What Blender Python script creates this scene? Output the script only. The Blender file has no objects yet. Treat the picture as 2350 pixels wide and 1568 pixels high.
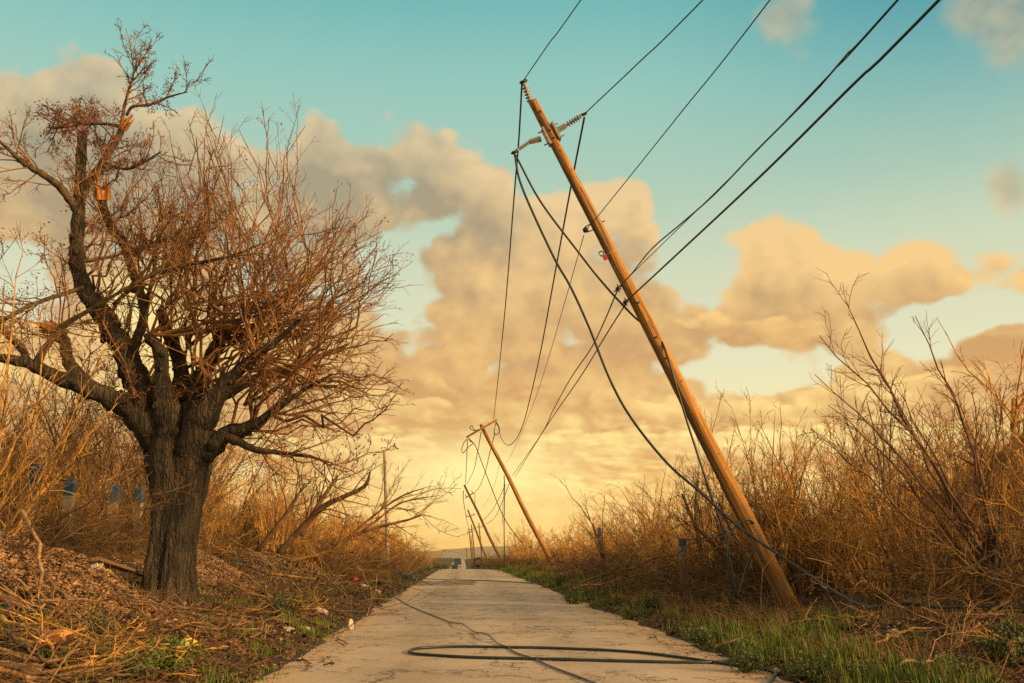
import bpy, math, random
import numpy as np
from mathutils import Vector, Matrix

R_ = math.radians
SC = bpy.context.scene
COL = SC.collection

# ------------------------------------------------------------------ camera
IW, IH, LENS = 2350.0, 1568.0, 35.0            # picture units used for reading positions off the photograph
F = LENS / 36.0 * IW
EYE = np.array((0.0, 0.0, 1.15))
PITCH = math.atan((1275 - IH / 2) / F)
YAW = math.atan((IW / 2 - 1062) * math.cos(PITCH) / F)
cam_d = bpy.data.cameras.new('camera')
cam_d.lens = LENS; cam_d.sensor_width = 36.0; cam_d.clip_start = 0.05; cam_d.clip_end = 12000
cam = bpy.data.objects.new('camera', cam_d); COL.objects.link(cam)
cam.location = EYE; cam.rotation_euler = (math.pi / 2 + PITCH, 0, -YAW)
SC.camera = cam
FW = np.array((math.sin(YAW) * math.cos(PITCH), math.cos(YAW) * math.cos(PITCH), math.sin(PITCH)))
RT = np.array((math.cos(YAW), -math.sin(YAW), 0.0))
UP = np.cross(RT, FW)


def ray(px, py):
    return FW * F + RT * (px - IW / 2) + UP * (IH / 2 - py)


def at(px, py, Y):
    """World point seen at a picture position and standing Y metres down the road."""
    d = ray(px, py)
    return EYE + d * (Y / d[1])


def flat(px, py, z=0.0):
    d = ray(px, py)
    return EYE + d * ((z - EYE[2]) / d[2])


def azel(px, py):
    d = ray(px, py); d = d / np.linalg.norm(d)
    return math.atan2(d[0], d[1]), math.asin(d[2])


# ------------------------------------------------------------------ node helper
class NT:
    def __init__(s, tree):
        s.t = tree; s.n = tree.nodes; s.l = tree.links

    def node(s, typ, **kw):
        n = s.n.new(typ)
        for k, v in kw.items():
            setattr(n, k, v)
        return n

    def put(s, sock, v):
        if hasattr(v, 'is_output') or isinstance(v, bpy.types.NodeSocket):
            s.l.new(v, sock)
        elif isinstance(v, (tuple, list)) and sock.type == 'RGBA' and len(v) == 3:
            sock.default_value = (*v, 1)
        else:
            sock.default_value = v

    def m(s, op, a, b=None, c=None, clamp=False):
        n = s.node('ShaderNodeMath', operation=op); n.use_clamp = clamp
        s.put(n.inputs[0], a)
        if b is not None: s.put(n.inputs[1], b)
        if c is not None: s.put(n.inputs[2], c)
        return n.outputs[0]

    def add(s, a, b): return s.m('ADD', a, b)
    def sub(s, a, b): return s.m('SUBTRACT', a, b)
    def mul(s, a, b): return s.m('MULTIPLY', a, b)

    def step(s, x, a, b, lo=0.0, hi=1.0, typ='SMOOTHSTEP'):
        n = s.node('ShaderNodeMapRange', interpolation_type=typ)
        s.put(n.inputs[0], x); n.inputs[1].default_value = a; n.inputs[2].default_value = b
        n.inputs[3].default_value = lo; n.inputs[4].default_value = hi
        return n.outputs[0]

    def mix(s, f, a, b, blend='MIX'):
        n = s.node('ShaderNodeMix', data_type='RGBA', blend_type=blend)
        s.put(n.inputs[0], f); s.put(n.inputs[6], a); s.put(n.inputs[7], b)
        return n.outputs[2]

    def vm(s, op, a, b=None):
        n = s.node('ShaderNodeVectorMath', operation=op)
        s.put(n.inputs[0], a)
        if b is not None:
            if op == 'SCALE': s.put(n.inputs[3], b)
            else: s.put(n.inputs[1], b)
        return n.outputs[1] if op in ('DOT_PRODUCT', 'LENGTH', 'DISTANCE') else n.outputs[0]

    def noise(s, vec, scale, detail=4, rough=0.55, dist=0.0, col=False):
        n = s.node('ShaderNodeTexNoise')
        if vec is not None: s.put(n.inputs['Vector'], vec)
        n.inputs['Scale'].default_value = scale; n.inputs['Detail'].default_value = detail
        n.inputs['Roughness'].default_value = rough; n.inputs['Distortion'].default_value = dist
        return n.outputs['Color' if col else 'Fac']

    def voro(s, vec, scale, feature='F1', detail=0.0):
        n = s.node('ShaderNodeTexVoronoi', feature=feature)
        if vec is not None: s.put(n.inputs['Vector'], vec)
        n.inputs['Scale'].default_value = scale
        if 'Detail' in n.inputs and n.inputs['Detail'].enabled: n.inputs['Detail'].default_value = detail
        return n.outputs['Distance']

    def ramp(s, f, stops):
        n = s.node('ShaderNodeValToRGB'); e = n.color_ramp.elements
        while len(e) < len(stops): e.new(0.5)
        for q, (p, c) in zip(e, stops):
            q.position = p; q.color = (*c, 1)
        s.put(n.inputs[0], f)
        return n.outputs[0]

    def xyz(s, v):
        n = s.node('ShaderNodeSeparateXYZ'); s.put(n.inputs[0], v)
        return n.outputs

    def comb(s, x, y, z):
        n = s.node('ShaderNodeCombineXYZ')
        for i, v in enumerate((x, y, z)): s.put(n.inputs[i], v)
        return n.outputs[0]


def srgb(r, g, b):
    f = lambda c: (c / 255) / 12.92 if c <= 10 else (((c / 255) + 0.055) / 1.055) ** 2.4
    return (f(r), f(g), f(b))


# ------------------------------------------------------------------ sun and sky
SUN_EL, SUN_AZ = R_(18), R_(122)               # azimuth clockwise from straight down the road
SUN_V = np.array((math.sin(SUN_AZ) * math.cos(SUN_EL), math.cos(SUN_AZ) * math.cos(SUN_EL), math.sin(SUN_EL)))
sun_d = bpy.data.lights.new('sun', 'SUN'); sun_d.energy = 5.0; sun_d.angle = R_(5); sun_d.color = (1.0, 0.60, 0.25)
sun = bpy.data.objects.new('sun', sun_d); COL.objects.link(sun)
sun.rotation_euler = Vector(-SUN_V).to_track_quat('-Z', 'Y').to_euler(); sun.location = (20, -20, 20)

SC.view_settings.view_transform = 'Standard'; SC.view_settings.look = 'None'
SC.view_settings.exposure = 0.0; SC.view_settings.gamma = 1.0
try: SC.view_settings.use_curve_mapping = False
except Exception: pass
SC.cycles.max_bounces = 5; SC.cycles.diffuse_bounces = 3; SC.cycles.transparent_max_bounces = 6
SC.cycles.use_denoising = False; SC.cycles.sample_clamp_indirect = 1.5; SC.cycles.sample_clamp_direct = 4.0


def make_sky():
    w = bpy.data.worlds.new('World'); SC.world = w; w.use_nodes = True
    w.node_tree.nodes.clear(); N = NT(w.node_tree)
    d = N.node('ShaderNodeTexCoord').outputs['Generated']
    d = N.vm('NORMALIZE', d)
    X, Yc, Z = N.xyz(d)
    az = N.m('ARCTAN2', X, Yc); el = N.m('ARCSINE', Z)
    # clear air
    sky = N.node('ShaderNodeTexSky', sky_type='NISHITA'); sky.sun_disc = False
    sky.sun_elevation = SUN_EL; sky.sun_rotation = SUN_AZ; sky.dust_density = 2.0; sky.ozone_density = 2.0
    nis = N.vm('SCALE', sky.outputs[0], 0.10)
    eln = N.step(el, -0.05, 0.75, typ='LINEAR')
    e = lambda y: (azel(1175, y)[1] + 0.05) / 0.80
    clear = N.ramp(eln, [(0.0, srgb(252, 205, 120)), (e(1230), srgb(252, 210, 125)), (e(1000), srgb(250, 228, 165)),
                         (e(830), srgb(232, 228, 188)), (e(620), srgb(216, 224, 190)), (e(450), srgb(184, 212, 188)), (e(200), srgb(154, 206, 192)),
                         (e(0), srgb(118, 190, 186)), (1.0, srgb(88, 150, 158))])
    clear = N.mix(N.mul(N.step(az, 0.12, 0.55), N.step(el, 0.30, 0.62)), clear, srgb(48, 148, 166))
    clear = N.mix(0.08, clear, nis)
    # broad cloud bank: its ragged top follows the photograph's skyline of clouds
    top = [(-900, 120), (-300, 120), (0, 140), (95, 125), (160, 95), (240, 105), (330, 185), (430, 215), (545, 245), (600, 290), (655, 285),
           (730, 235), (800, 275), (900, 252), (1000, 270), (1080, 320), (1160, 350), (1200, 430), (1290, 440), (1350, 405), (1400, 386), (1450, 396), (1492, 445),
           (1520, 525), (1565, 592), (1630, 600), (1700, 565), (1745, 485), (1830, 478), (1920, 535), (2080, 510), (2185, 530), (2240, 560),
           (2350, 545), (2700, 520)]
    A0, A1, E1 = -0.9, 0.9, 0.8
    fc = N.node('ShaderNodeFloatCurve'); cv = fc.mapping.curves[0]
    pts = sorted([((azel(x, y)[0] - A0) / (A1 - A0), azel(x, y)[1] / E1) for x, y in top])
    pts = [(0.0, pts[0][1])] + [p for p in pts if 0.01 < p[0] < 0.99] + [(1.0, pts[-1][1])]
    while len(cv.points) < len(pts): cv.points.new(0.5, 0.5)
    for q, p in zip(cv.points, pts): q.location = p; q.handle_type = 'AUTO_CLAMPED'
    fc.mapping.update()
    N.put(fc.inputs['Value'], N.step(az, A0, A1, typ='LINEAR')); fc.inputs['Factor'].default_value = 1.0
    vtop = N.mul(fc.outputs[0], E1)
    sv = N.comb(X, Yc, N.mul(Z, 1.3))

    def blob(px, py, rx, ry, amp):
        a, l = azel(px, py)
        u = N.m('DIVIDE', N.sub(az, a), rx / F); v = N.m('DIVIDE', N.sub(el, l), ry / F)
        r2 = N.add(N.mul(u, u), N.mul(v, v))
        return N.mul(N.m('EXPONENT', N.mul(r2, -1.0)), amp)

    def blobs(rows):
        r = 0.0
        for q in rows: r = N.add(r, blob(*q))
        return r

    def billow(vec, sc, det):
        """Cauliflower field, about -0.5 to 0.5."""
        n = N.noise(vec, sc, det, 0.60)
        p = N.voro(vec, sc * 1.5, 'F1', 1.0)
        return N.add(N.mul(N.sub(n, 0.5), 1.3), N.mul(N.sub(0.46, p), 0.75))

    ecl = N.step(el, 0.02, 0.42, typ='LINEAR')
    shade_c = N.ramp(ecl, [(0.0, srgb(240, 186, 100)), (0.12, srgb(214, 158, 92)), (0.25, srgb(206, 156, 98)), (0.5, srgb(204, 160, 108)), (0.72, srgb(178, 156, 122)), (1.0, srgb(160, 160, 138))])
    lit_c = N.ramp(ecl, [(0.0, srgb(255, 212, 118)), (0.2, srgb(255, 230, 150)), (0.42, srgb(255, 210, 130)), (0.7, srgb(248, 206, 142)), (1.0, srgb(226, 204, 162))])
    side = N.step(az, -0.20, 0.25)
    gaps = blobs([(905, 625, 75, 125, 112), (1010, 520, 90, 50, 55), (1745, 850, 165, 55, 150), (2230, 715, 150, 38, 120), (2080, 790, 110, 50, 70), (1580, 610, 90, 50, 90), (40, 600, 80, 90, 90),
                  (560, 640, 90, 70, 80), (750, 690, 80, 70, 80), (1330, 560, 110, 50, 50)])
    tones = blobs([(300, 700, 70, 70, 0.9), (340, 830, 120, 110, 0.5), (820, 350, 130, 90, -0.22), (1040, 560, 170, 60, -0.15), (1650, 770, 260, 55, -0.35), (1880, 600, 190, 60, 0.25), (1400, 480, 130, 90, 0.34), (1230, 640, 190, 110, 0.22), (1060, 680, 220, 120, 0.14), (1900, 560, 240, 70, 0.18),
                   (2310, 815, 120, 70, -0.9), (130, 300, 170, 120, -0.1), (950, 400, 200, 80, -0.08)])
    c = clear

    def layer(c, top_px, vec, sc, amp, cap, h, gap, off, dark=0.0, edge=26.0, op=0.97):
        v = N.vm('ADD', vec, off)
        n = billow(v, sc, 6.0)
        lv = Vector((0.60, -0.10, 0.55)).normalized() * (0.22 / sc)
        g0 = N.mul(N.sub(N.noise(v, sc, 3.5, 0.58), 0.5), 1.6); g1 = N.mul(N.sub(N.noise(N.vm('ADD', v, tuple(lv)), sc, 3.5, 0.58), 0.5), 1.6)
        t = N.add(N.m('MINIMUM', top_px, cap), N.mul(n, amp))
        if gap is not None: t = N.sub(N.add(t, N.mul(N.sub(N.noise(v, sc * 0.42, 2.0), 0.47), amp * 1.5)), gap)
        m = N.step(t, 0.0, edge)
        L = N.step(N.add(N.m('MINIMUM', top_px, 900.0), N.mul(n, amp * 1.1)), h, 0.0)
        lit = N.add(N.add(N.mul(L, 0.66), N.mul(N.sub(g0, g1), 1.45)), N.add(N.mul(N.sub(n, g0), 0.55), 0.26 - dark))
        lit = N.add(N.add(lit, N.mul(side, 0.16)), tones)
        lit = N.m('MULTIPLY', lit, 1.0, clamp=True)
        return N.mix(N.mul(m, op), c, N.mix(lit, shade_c, lit_c))

    px = lambda e_: N.mul(N.sub(e_, el), F)
    # small loose clouds high on the right
    iso = blobs([(1810, 50, 110, 95, 140), (2330, 50, 120, 130, 140), (2315, 430, 75, 90, 130), (2190, 30, 80, 60, 75), (1690, 188, 130, 9, 60), (270, 45, 90, 30, 50), (1060, 0, 120, 25, 55)])
    c = layer(c, N.sub(iso, 52.0), sv, 16.0, 60.0, 200.0, 140.0, None, (3.1, 0.4, 1.0), 0.32, 75.0, 0.66)
    # the big broken bank, then lower and farther banks one behind the other
    c = layer(c, px(vtop), sv, 12.0, 115.0, 96.0, 170.0, gaps, (0.0, 0.0, 0.0), 0.0, 40.0)
    for yy, wv, h, amp, sc, zs, gp, k in ((735, 60, 120, 80, 15.0, 1.6, 1.0, 3.2), (862, 50, 95, 62, 18.0, 2.0, 0.45, 4.0), (975, 36, 75, 46, 22.0, 2.6, 0.15, 5.0), (1075, 28, 70, 34, 26.0, 3.2, 0.0, 6.0)):
        wav = N.sub(N.noise(N.comb(N.mul(az, k), yy * 0.37, 0.0), 1.6, 2), 0.5)
        tp = N.add(px(azel(1175, yy)[1]), N.mul(wav, 2.4 * wv))
        vec = N.comb(X, Yc, N.mul(Z, zs))
        hole = N.mul(N.step(N.noise(N.vm('ADD', vec, (yy * .01, 0, 0)), 5.0, 2), 0.50, 0.70), 130.0)
        c = layer(c, tp, vec, sc, amp, 62.0, h, N.add(N.mul(gaps, gp), hole), (yy * 0.013, 0.7, 0.2), 0.02)
    glow = N.add(N.add(blob(1085, 1085, 230, 75, 0.9), blob(1120, 1190, 420, 50, 0.3)), N.add(blob(320, 690, 60, 60, 1.0), blob(380, 850, 120, 80, 0.45)))
    c = N.mix(N.m('MINIMUM', glow, 1.0), c, srgb(255, 236, 160))
    c = N.vm('SCALE', c, N.step(el, 0.30, 0.0, 1.0, 1.24))             # the low sky toward the sunset side burns brighter
    fill_deck = N.m('MAXIMUM', N.step(el, 0.62, 0.90), N.step(Yc, 0.15, -0.45))
    c = N.mix(N.mul(fill_deck, 0.85), c, N.mix(N.step(N.noise(sv, 3.0, 4), 0.35, 0.65), (0.48, 0.34, 0.21), (0.78, 0.58, 0.37)))   # unseen warm cloud overhead and behind, added to warm the ambient light
    # the sky round the sun, behind the camera, is brighter
    sd = N.m('MAXIMUM', N.vm('DOT_PRODUCT', d, tuple(SUN_V)), 0.0)
    c = N.vm('ADD', c, N.vm('SCALE', (1.0, 0.66, 0.30), N.mul(N.m('POWER', sd, 5.0), 1.6)))
    # below the horizon: dull earth
    c = N.mix(N.step(el, -0.03, -0.005), (0.10, 0.075, 0.045), c)
    bg = N.node('ShaderNodeBackground'); N.put(bg.inputs[0], c); bg.inputs[1].default_value = 1.0
    out = N.node('ShaderNodeOutputWorld'); N.l.new(bg.outputs[0], out.inputs[0])
    w.cycles.sampling_method = 'MANUAL'; w.cycles.sample_map_resolution = 512


make_sky()

# ------------------------------------------------------------------ materials


def mat(name, build):
    m = bpy.data.materials.new(name); m.use_nodes = True
    m.node_tree.nodes.clear(); N = NT(m.node_tree)
    b = N.node('ShaderNodeBsdfPrincipled'); out = N.node('ShaderNodeOutputMaterial')
    N.l.new(b.outputs[0], out.inputs[0])
    tc = N.node('ShaderNodeTexCoord')
    build(N, b, tc.outputs['Object'])
    return m


def bump(N, b, h, strength, dist):
    n = N.node('ShaderNodeBump'); n.inputs['Strength'].default_value = strength; n.inputs['Distance'].default_value = dist
    N.put(n.inputs['Height'], h); N.l.new(n.outputs[0], b.inputs['Normal'])


def plain(name, c1, c2=None, scale=6.0, rough=0.7, metal=0.0, bmp=0.0, vary=0.0, stretch=(1, 1, 1)):
    c2 = c2 or tuple(x * 0.7 for x in c1)

    def f(N, b, o):
        v = N.vm('MULTIPLY', o, stretch)
        n = N.noise(v, scale, 5, 0.6)
        c = N.mix(N.step(n, 0.32, 0.68), c2, c1)
        if vary:
            r = N.node('ShaderNodeObjectInfo').outputs['Random']
            hs = N.node('ShaderNodeHueSaturation'); N.put(hs.inputs['Color'], c)
            N.put(hs.inputs['Value'], N.add(1 - vary, N.mul(r, 2 * vary)))
            N.put(hs.inputs['Saturation'], N.add(0.85, N.mul(N.m('FRACT', N.mul(r, 7.3)), 0.3)))
            c = hs.outputs[0]
        N.put(b.inputs['Base Color'], c); b.inputs['Roughness'].default_value = rough; b.inputs['Metallic'].default_value = metal
        if bmp: bump(N, b, n, 0.6, bmp)
    return mat(name, f)


def twig_mat(name, c1, c2, vary=0.25):
    def f(N, b, o):
        n = N.noise(o, 3.0, 3, 0.6); n2 = N.noise(N.vm('MULTIPLY', o, (9, 9, 2.5)), 4.0, 4, 0.6)
        c = N.mix(N.step(N.add(N.mul(n, 0.6), N.mul(n2, 0.4)), 0.36, 0.62), c2, c1)
        r = N.node('ShaderNodeObjectInfo').outputs['Random']
        hs = N.node('ShaderNodeHueSaturation'); N.put(hs.inputs['Color'], c)
        N.put(hs.inputs['Value'], N.add(1 - vary, N.mul(r, 2 * vary)))
        N.put(b.inputs['Base Color'], hs.outputs[0]); b.inputs['Roughness'].default_value = 0.85
    return mat(name, f)


def m_bark(N, b, o):
    v = N.vm('MULTIPLY', o, (1.0, 1.0, 0.14))
    n = N.noise(v, 14.0, 7, 0.62, 0.6); big = N.noise(o, 1.6, 4, 0.6)
    crack = N.voro(N.vm('ADD', N.vm('MULTIPLY', o, (1, 1, 0.10)), N.vm('SCALE', N.noise(o, 6.0, 4, col=True), 0.10)), 15.0, 'DISTANCE_TO_EDGE')
    c = N.mix(N.step(n, 0.35, 0.66), (0.020, 0.018, 0.012), (0.075, 0.055, 0.032))
    c = N.mix(N.step(big, 0.5, 0.68, 0, 0.5), c, (0.11, 0.075, 0.038))
    c = N.mix(N.step(crack, 0.0, 0.10, 0.6, 0.0), c, (0.02, 0.017, 0.012))
    N.put(b.inputs['Base Color'], c); b.inputs['Roughness'].default_value = 0.92
    bump(N, b, N.add(N.mul(n, 0.7), N.m('MINIMUM', N.mul(crack, 2.5), 0.5)), 1.0, 0.06)


def m_limb(N, b, o):
    n = N.noise(N.vm('MULTIPLY', o, (1, 1, 0.6)), 18.0, 6, 0.65); big = N.noise(o, 2.2, 4, 0.6)
    c = N.mix(N.step(n, 0.36, 0.64), (0.028, 0.022, 0.014), (0.125, 0.080, 0.040))
    c = N.mix(N.step(big, 0.5, 0.66, 0, 0.6), c, (0.25, 0.155, 0.065))
    N.put(b.inputs['Base Color'], c); b.inputs['Roughness'].default_value = 0.9
    bump(N, b, n, 0.9, 0.035)


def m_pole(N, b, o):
    X, Y, Z = N.xyz(o)
    grain = N.noise(N.vm('MULTIPLY', o, (6, 6, 0.12)), 4.0, 6, 0.6, 0.4)
    wide = N.noise(N.vm('MULTIPLY', o, (2.2, 2.2, 0.22)), 2.5, 6, 0.68, 0.4)
    split = N.voro(N.vm('ADD', N.vm('MULTIPLY', o, (7, 7, 0.10)), N.vm('SCALE', N.noise(o, 2.0, 3, col=True), 0.25)), 2.4, 'DISTANCE_TO_EDGE')
    knot = N.voro(N.vm('MULTIPLY', o, (2.2, 2.2, 1.3)), 1.5)
    c = N.mix(N.step(grain, 0.36, 0.64), (0.24, 0.105, 0.022), (0.62, 0.300, 0.062))
    grey = N.add(wide, N.mul(N.step(X, 0.06, -0.16), 0.16))        # weathered patches, plus shade on the left side painted in as grey
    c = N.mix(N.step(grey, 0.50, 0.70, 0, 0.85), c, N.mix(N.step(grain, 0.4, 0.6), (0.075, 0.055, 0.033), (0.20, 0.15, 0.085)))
    c = N.mix(N.step(split, 0.0, 0.028, 0.85, 0.0), c, (0.03, 0.018, 0.010))
    c = N.mix(N.step(knot, 0.05, 0.11, 0.8, 0.0), c, (0.05, 0.028, 0.014))
    N.put(b.inputs['Base Color'], c); b.inputs['Roughness'].default_value = 0.82
    bump(N, b, N.add(N.mul(grain, 0.6), N.m('MINIMUM', N.mul(split, 5.0), 0.5)), 0.7, 0.015)


def m_road(N, b, o):
    X, Y, Z = N.xyz(o)
    big = N.noise(o, 0.55, 5, 0.6); mid = N.noise(N.vm('MULTIPLY', o, (1, 0.35, 1)), 2.6, 5, 0.6); fine = N.noise(o, 75.0, 3, 0.7)
    speck = N.voro(o, 60.0)
    c = N.mix(N.step(big, 0.34, 0.66), (0.34, 0.275, 0.20), (0.50, 0.405, 0.30))
    c = N.mix(N.step(mid, 0.45, 0.75, 0, 0.45), c, (0.30, 0.225, 0.155))
    c = N.mix(N.step(fine, 0.3, 0.75, 0.0, 0.55), c, (0.62, 0.49, 0.35))
    c = N.mix(N.step(speck, 0.05, 0.42, 0.6, 0.0), c, (0.13, 0.10, 0.07))
    c = N.mix(N.step(N.noise(o, 22.0, 4, 0.7), 0.50, 0.72, 0.0, 0.6), c, (0.19, 0.14, 0.095))
    # wheel tracks run a little darker than the dusty crown
    tr = N.add(N.m('EXPONENT', N.mul(N.m('POWER', N.add(X, 0.55), 2.0), -3.5)), N.m('EXPONENT', N.mul(N.m('POWER', N.sub(X, 1.3), 2.0), -3.5)))
    c = N.mix(N.mul(tr, N.mul(mid, 0.6)), c, (0.20, 0.14, 0.095))
    # dry dirt blown in from the edges
    ed = N.m('ABSOLUTE', N.sub(X, 0.5))
    dirt = N.step(N.add(ed, N.mul(N.sub(N.noise(o, 1.7, 5, 0.65), 0.5), 1.8)), 1.55, 2.45)
    c = N.mix(N.mul(dirt, 0.85), c, N.mix(N.step(fine, 0.4, 0.6), (0.40, 0.27, 0.145), (0.55, 0.39, 0.22)))
    stain = N.step(N.noise(N.vm('MULTIPLY', o, (1.0, 0.5, 1.0)), 1.1, 6, 0.7, 0.5), 0.56, 0.70)
    c = N.mix(N.mul(stain, 0.5), c, (0.19, 0.145, 0.10))            # old oil and mud stains
    # cracks
    wob = N.vm('ADD', N.vm('MULTIPLY', o, (1.0, 0.62, 1.0)), N.vm('SCALE', N.noise(o, 2.3, 5, 0.65, col=True), 0.75))
    ck = N.voro(wob, 0.62, 'DISTANCE_TO_EDGE'); ck2 = N.voro(wob, 2.4, 'DISTANCE_TO_EDGE')
    gate = N.step(N.noise(o, 0.7, 3), 0.44, 0.54); gate2 = N.step(N.noise(o, 0.9, 3), 0.50, 0.57)
    crk = N.m('MAXIMUM', N.mul(N.step(ck, 0.0, 0.020, 1.0, 0.0), gate), N.mul(N.step(ck2, 0.0, 0.05, 0.9, 0.0), gate2))
    c = N.mix(N.mul(crk, 0.92), c, (0.06, 0.045, 0.032))
    N.put(b.inputs['Base Color'], c); b.inputs['Roughness'].default_value = 0.93
    bump(N, b, N.sub(N.mul(fine, 0.4), N.mul(crk, 0.8)), 0.5, 0.012)


def m_ground(N, b, o):
    n = N.noise(o, 0.9, 6, 0.65); f = N.noise(o, 11.0, 6, 0.72); ff = N.noise(o, 48.0, 4, 0.7)
    c = N.mix(N.step(f, 0.34, 0.64), (0.016, 0.014, 0.008), (0.066, 0.038, 0.016))
    c = N.mix(N.step(ff, 0.52, 0.66, 0, 0.45), c, (0.19, 0.11, 0.045))
    c = N.mix(N.mul(N.step(n, 0.46, 0.60), N.step(f, 0.40, 0.60)), c, (0.034, 0.044, 0.012))
    N.put(b.inputs['Base Color'], c); b.inputs['Roughness'].default_value = 0.97
    bump(N, b, N.add(f, N.mul(ff, 0.6)), 1.0, 0.07)


M = {}
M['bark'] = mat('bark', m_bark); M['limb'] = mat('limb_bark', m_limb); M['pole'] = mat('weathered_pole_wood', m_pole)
M['pole_dark'] = None
M['road'] = mat('asphalt', m_road); M['ground'] = mat('dry_earth', m_ground)
M['pole_dark'] = plain('dark_pole_wood', (0.20, 0.10, 0.04), (0.11, 0.06, 0.03), 4, 0.85)
M['char'] = plain('rotten_wood', (0.060, 0.036, 0.022), (0.014, 0.009, 0.006), 9, 0.95, bmp=0.04)
M['twig_red'] = twig_mat('reddish_twig', (0.33, 0.160, 0.050), (0.050, 0.027, 0.013))
M['twig_tan'] = twig_mat('tan_twig', (0.60, 0.320, 0.070), (0.090, 0.050, 0.016), 0.45)
M['twig_gold'] = twig_mat('golden_twig', (0.62, 0.350, 0.080), (0.11, 0.062, 0.020), 0.4)
M['twig_dark'] = twig_mat('dark_twig', (0.16, 0.085, 0.035), (0.050, 0.030, 0.016), 0.3)
M['litter'] = twig_mat('litter_twig', (0.19, 0.10, 0.036), (0.030, 0.020, 0.010))
M['litter_wood'] = twig_mat('fallen_wood', (0.33, 0.195, 0.085), (0.070, 0.044, 0.022), 0.45)
M['brush'] = twig_mat('brushwood', (0.25, 0.140, 0.042), (0.034, 0.023, 0.010), 0.5)
M['pod'] = plain('red_pods', (0.20, 0.055, 0.030), (0.09, 0.030, 0.018), 3.0)
M['splinter'] = plain('splintered_wood', (0.55, 0.25, 0.06), (0.30, 0.12, 0.03), 9, bmp=0.02, stretch=(3, 3, 0.6))
M['grey_metal'] = plain('galvanised_metal', (0.42, 0.38, 0.33), (0.25, 0.22, 0.19), 14, 0.5, 0.5)
M['porcelain'] = plain('grey_insulator', (0.36, 0.33, 0.31), (0.26, 0.24, 0.23), 10, 0.35)
M['dark_metal'] = plain('dark_metal', (0.06, 0.05, 0.045), (0.03, 0.028, 0.026), 10, 0.5, 0.4)
M['cable'] = plain('black_cable', (0.020, 0.034, 0.034), (0.012, 0.020, 0.022), 5, 0.45)
M['wire'] = plain('bare_wire', (0.20, 0.155, 0.105), (0.10, 0.08, 0.06), 5, 0.5, 0.6)
M['steel_wire'] = plain('steel_wire', (0.22, 0.21, 0.17), (0.13, 0.13, 0.11), 5, 0.5, 0.5)
M['red'] = plain('red_plastic', (0.42, 0.03, 0.025), None, 5, 0.5)
M['white'] = plain('white_scrap', (0.52, 0.46, 0.37), (0.36, 0.31, 0.24), 9, 0.8)
M['concrete'] = plain('post_concrete', (0.34, 0.27, 0.19), (0.19, 0.15, 0.105), 7, 0.9, bmp=0.01)
M['blue'] = plain('blue_paint', (0.030, 0.095, 0.17), (0.02, 0.055, 0.095), 8, 0.7)
M['grass'] = plain('grass_blade', (0.055, 0.125, 0.008), (0.14, 0.16, 0.020), 1.9, 0.8)
M['dry_grass'] = plain('dry_grass_blade', (0.30, 0.175, 0.055), (0.13, 0.08, 0.03), 1.0, 0.85)
M['weed'] = plain('weed_leaf', (0.045, 0.085, 0.016), (0.09, 0.11, 0.022), 2.0, 0.7, vary=0.25)
M['stone'] = plain('gravel_stone', (0.46, 0.27, 0.13), (0.16, 0.09, 0.042), 3.0, 0.95)
M['leaf'] = plain('dead_leaf', (0.17, 0.078, 0.026), (0.05, 0.026, 0.012), 2.0, 0.9)
M['card'] = plain('cardboard', (0.58, 0.29, 0.085), (0.47, 0.22, 0.06), 8, 0.9)
M['green_foil'] = plain('green_wrapper', (0.10, 0.45, 0.06), None, 6, 0.35)
M['yellow_foil'] = plain('yellow_wrapper', (0.75, 0.62, 0.10), None, 6, 0.35)
M['black_bag'] = plain('black_plastic', (0.018, 0.020, 0.020), None, 6, 0.35)
M['rubber'] = plain('tyre_rubber', (0.018, 0.017, 0.016), None, 12, 0.85)
M['patch'] = plain('dark_asphalt', (0.25, 0.185, 0.125), (0.15, 0.115, 0.08), 3, 0.9)
M['hill'] = plain('hazed_hill_scrub', (0.34, 0.275, 0.155), (0.26, 0.215, 0.125), 0.02, 1.0)  # paled so the hill colour itself carries part of the distance haze
M['plank'] = plain('old_plank', (0.26, 0.14, 0.055), (0.12, 0.065, 0.03), 9, 0.9, bmp=0.01, stretch=(1, 6, 6))
M['van_blue'] = plain('blue_van_paint', (0.012, 0.034, 0.075), None, 3, 0.7)
M['cream'] = plain('cream_paint', (0.5, 0.37, 0.22), None, 4, 0.5)
M['car_paint'] = plain('dark_green_paint', (0.008, 0.022, 0.023), None, 3, 0.65)
M['glass'] = plain('dark_glass', (0.012, 0.03, 0.06), (0.02, 0.04, 0.07), 3, 0.3)
M['glass_green'] = plain('pale_glass', (0.03, 0.08, 0.065), None, 3, 0.4)
M['chrome'] = plain('lamp_lens', (0.35, 0.32, 0.27), None, 6, 0.2)

# ------------------------------------------------------------------ mesh building


def unit(v):
    return v / np.maximum(np.linalg.norm(v, axis=-1, keepdims=True), 1e-9)


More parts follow.
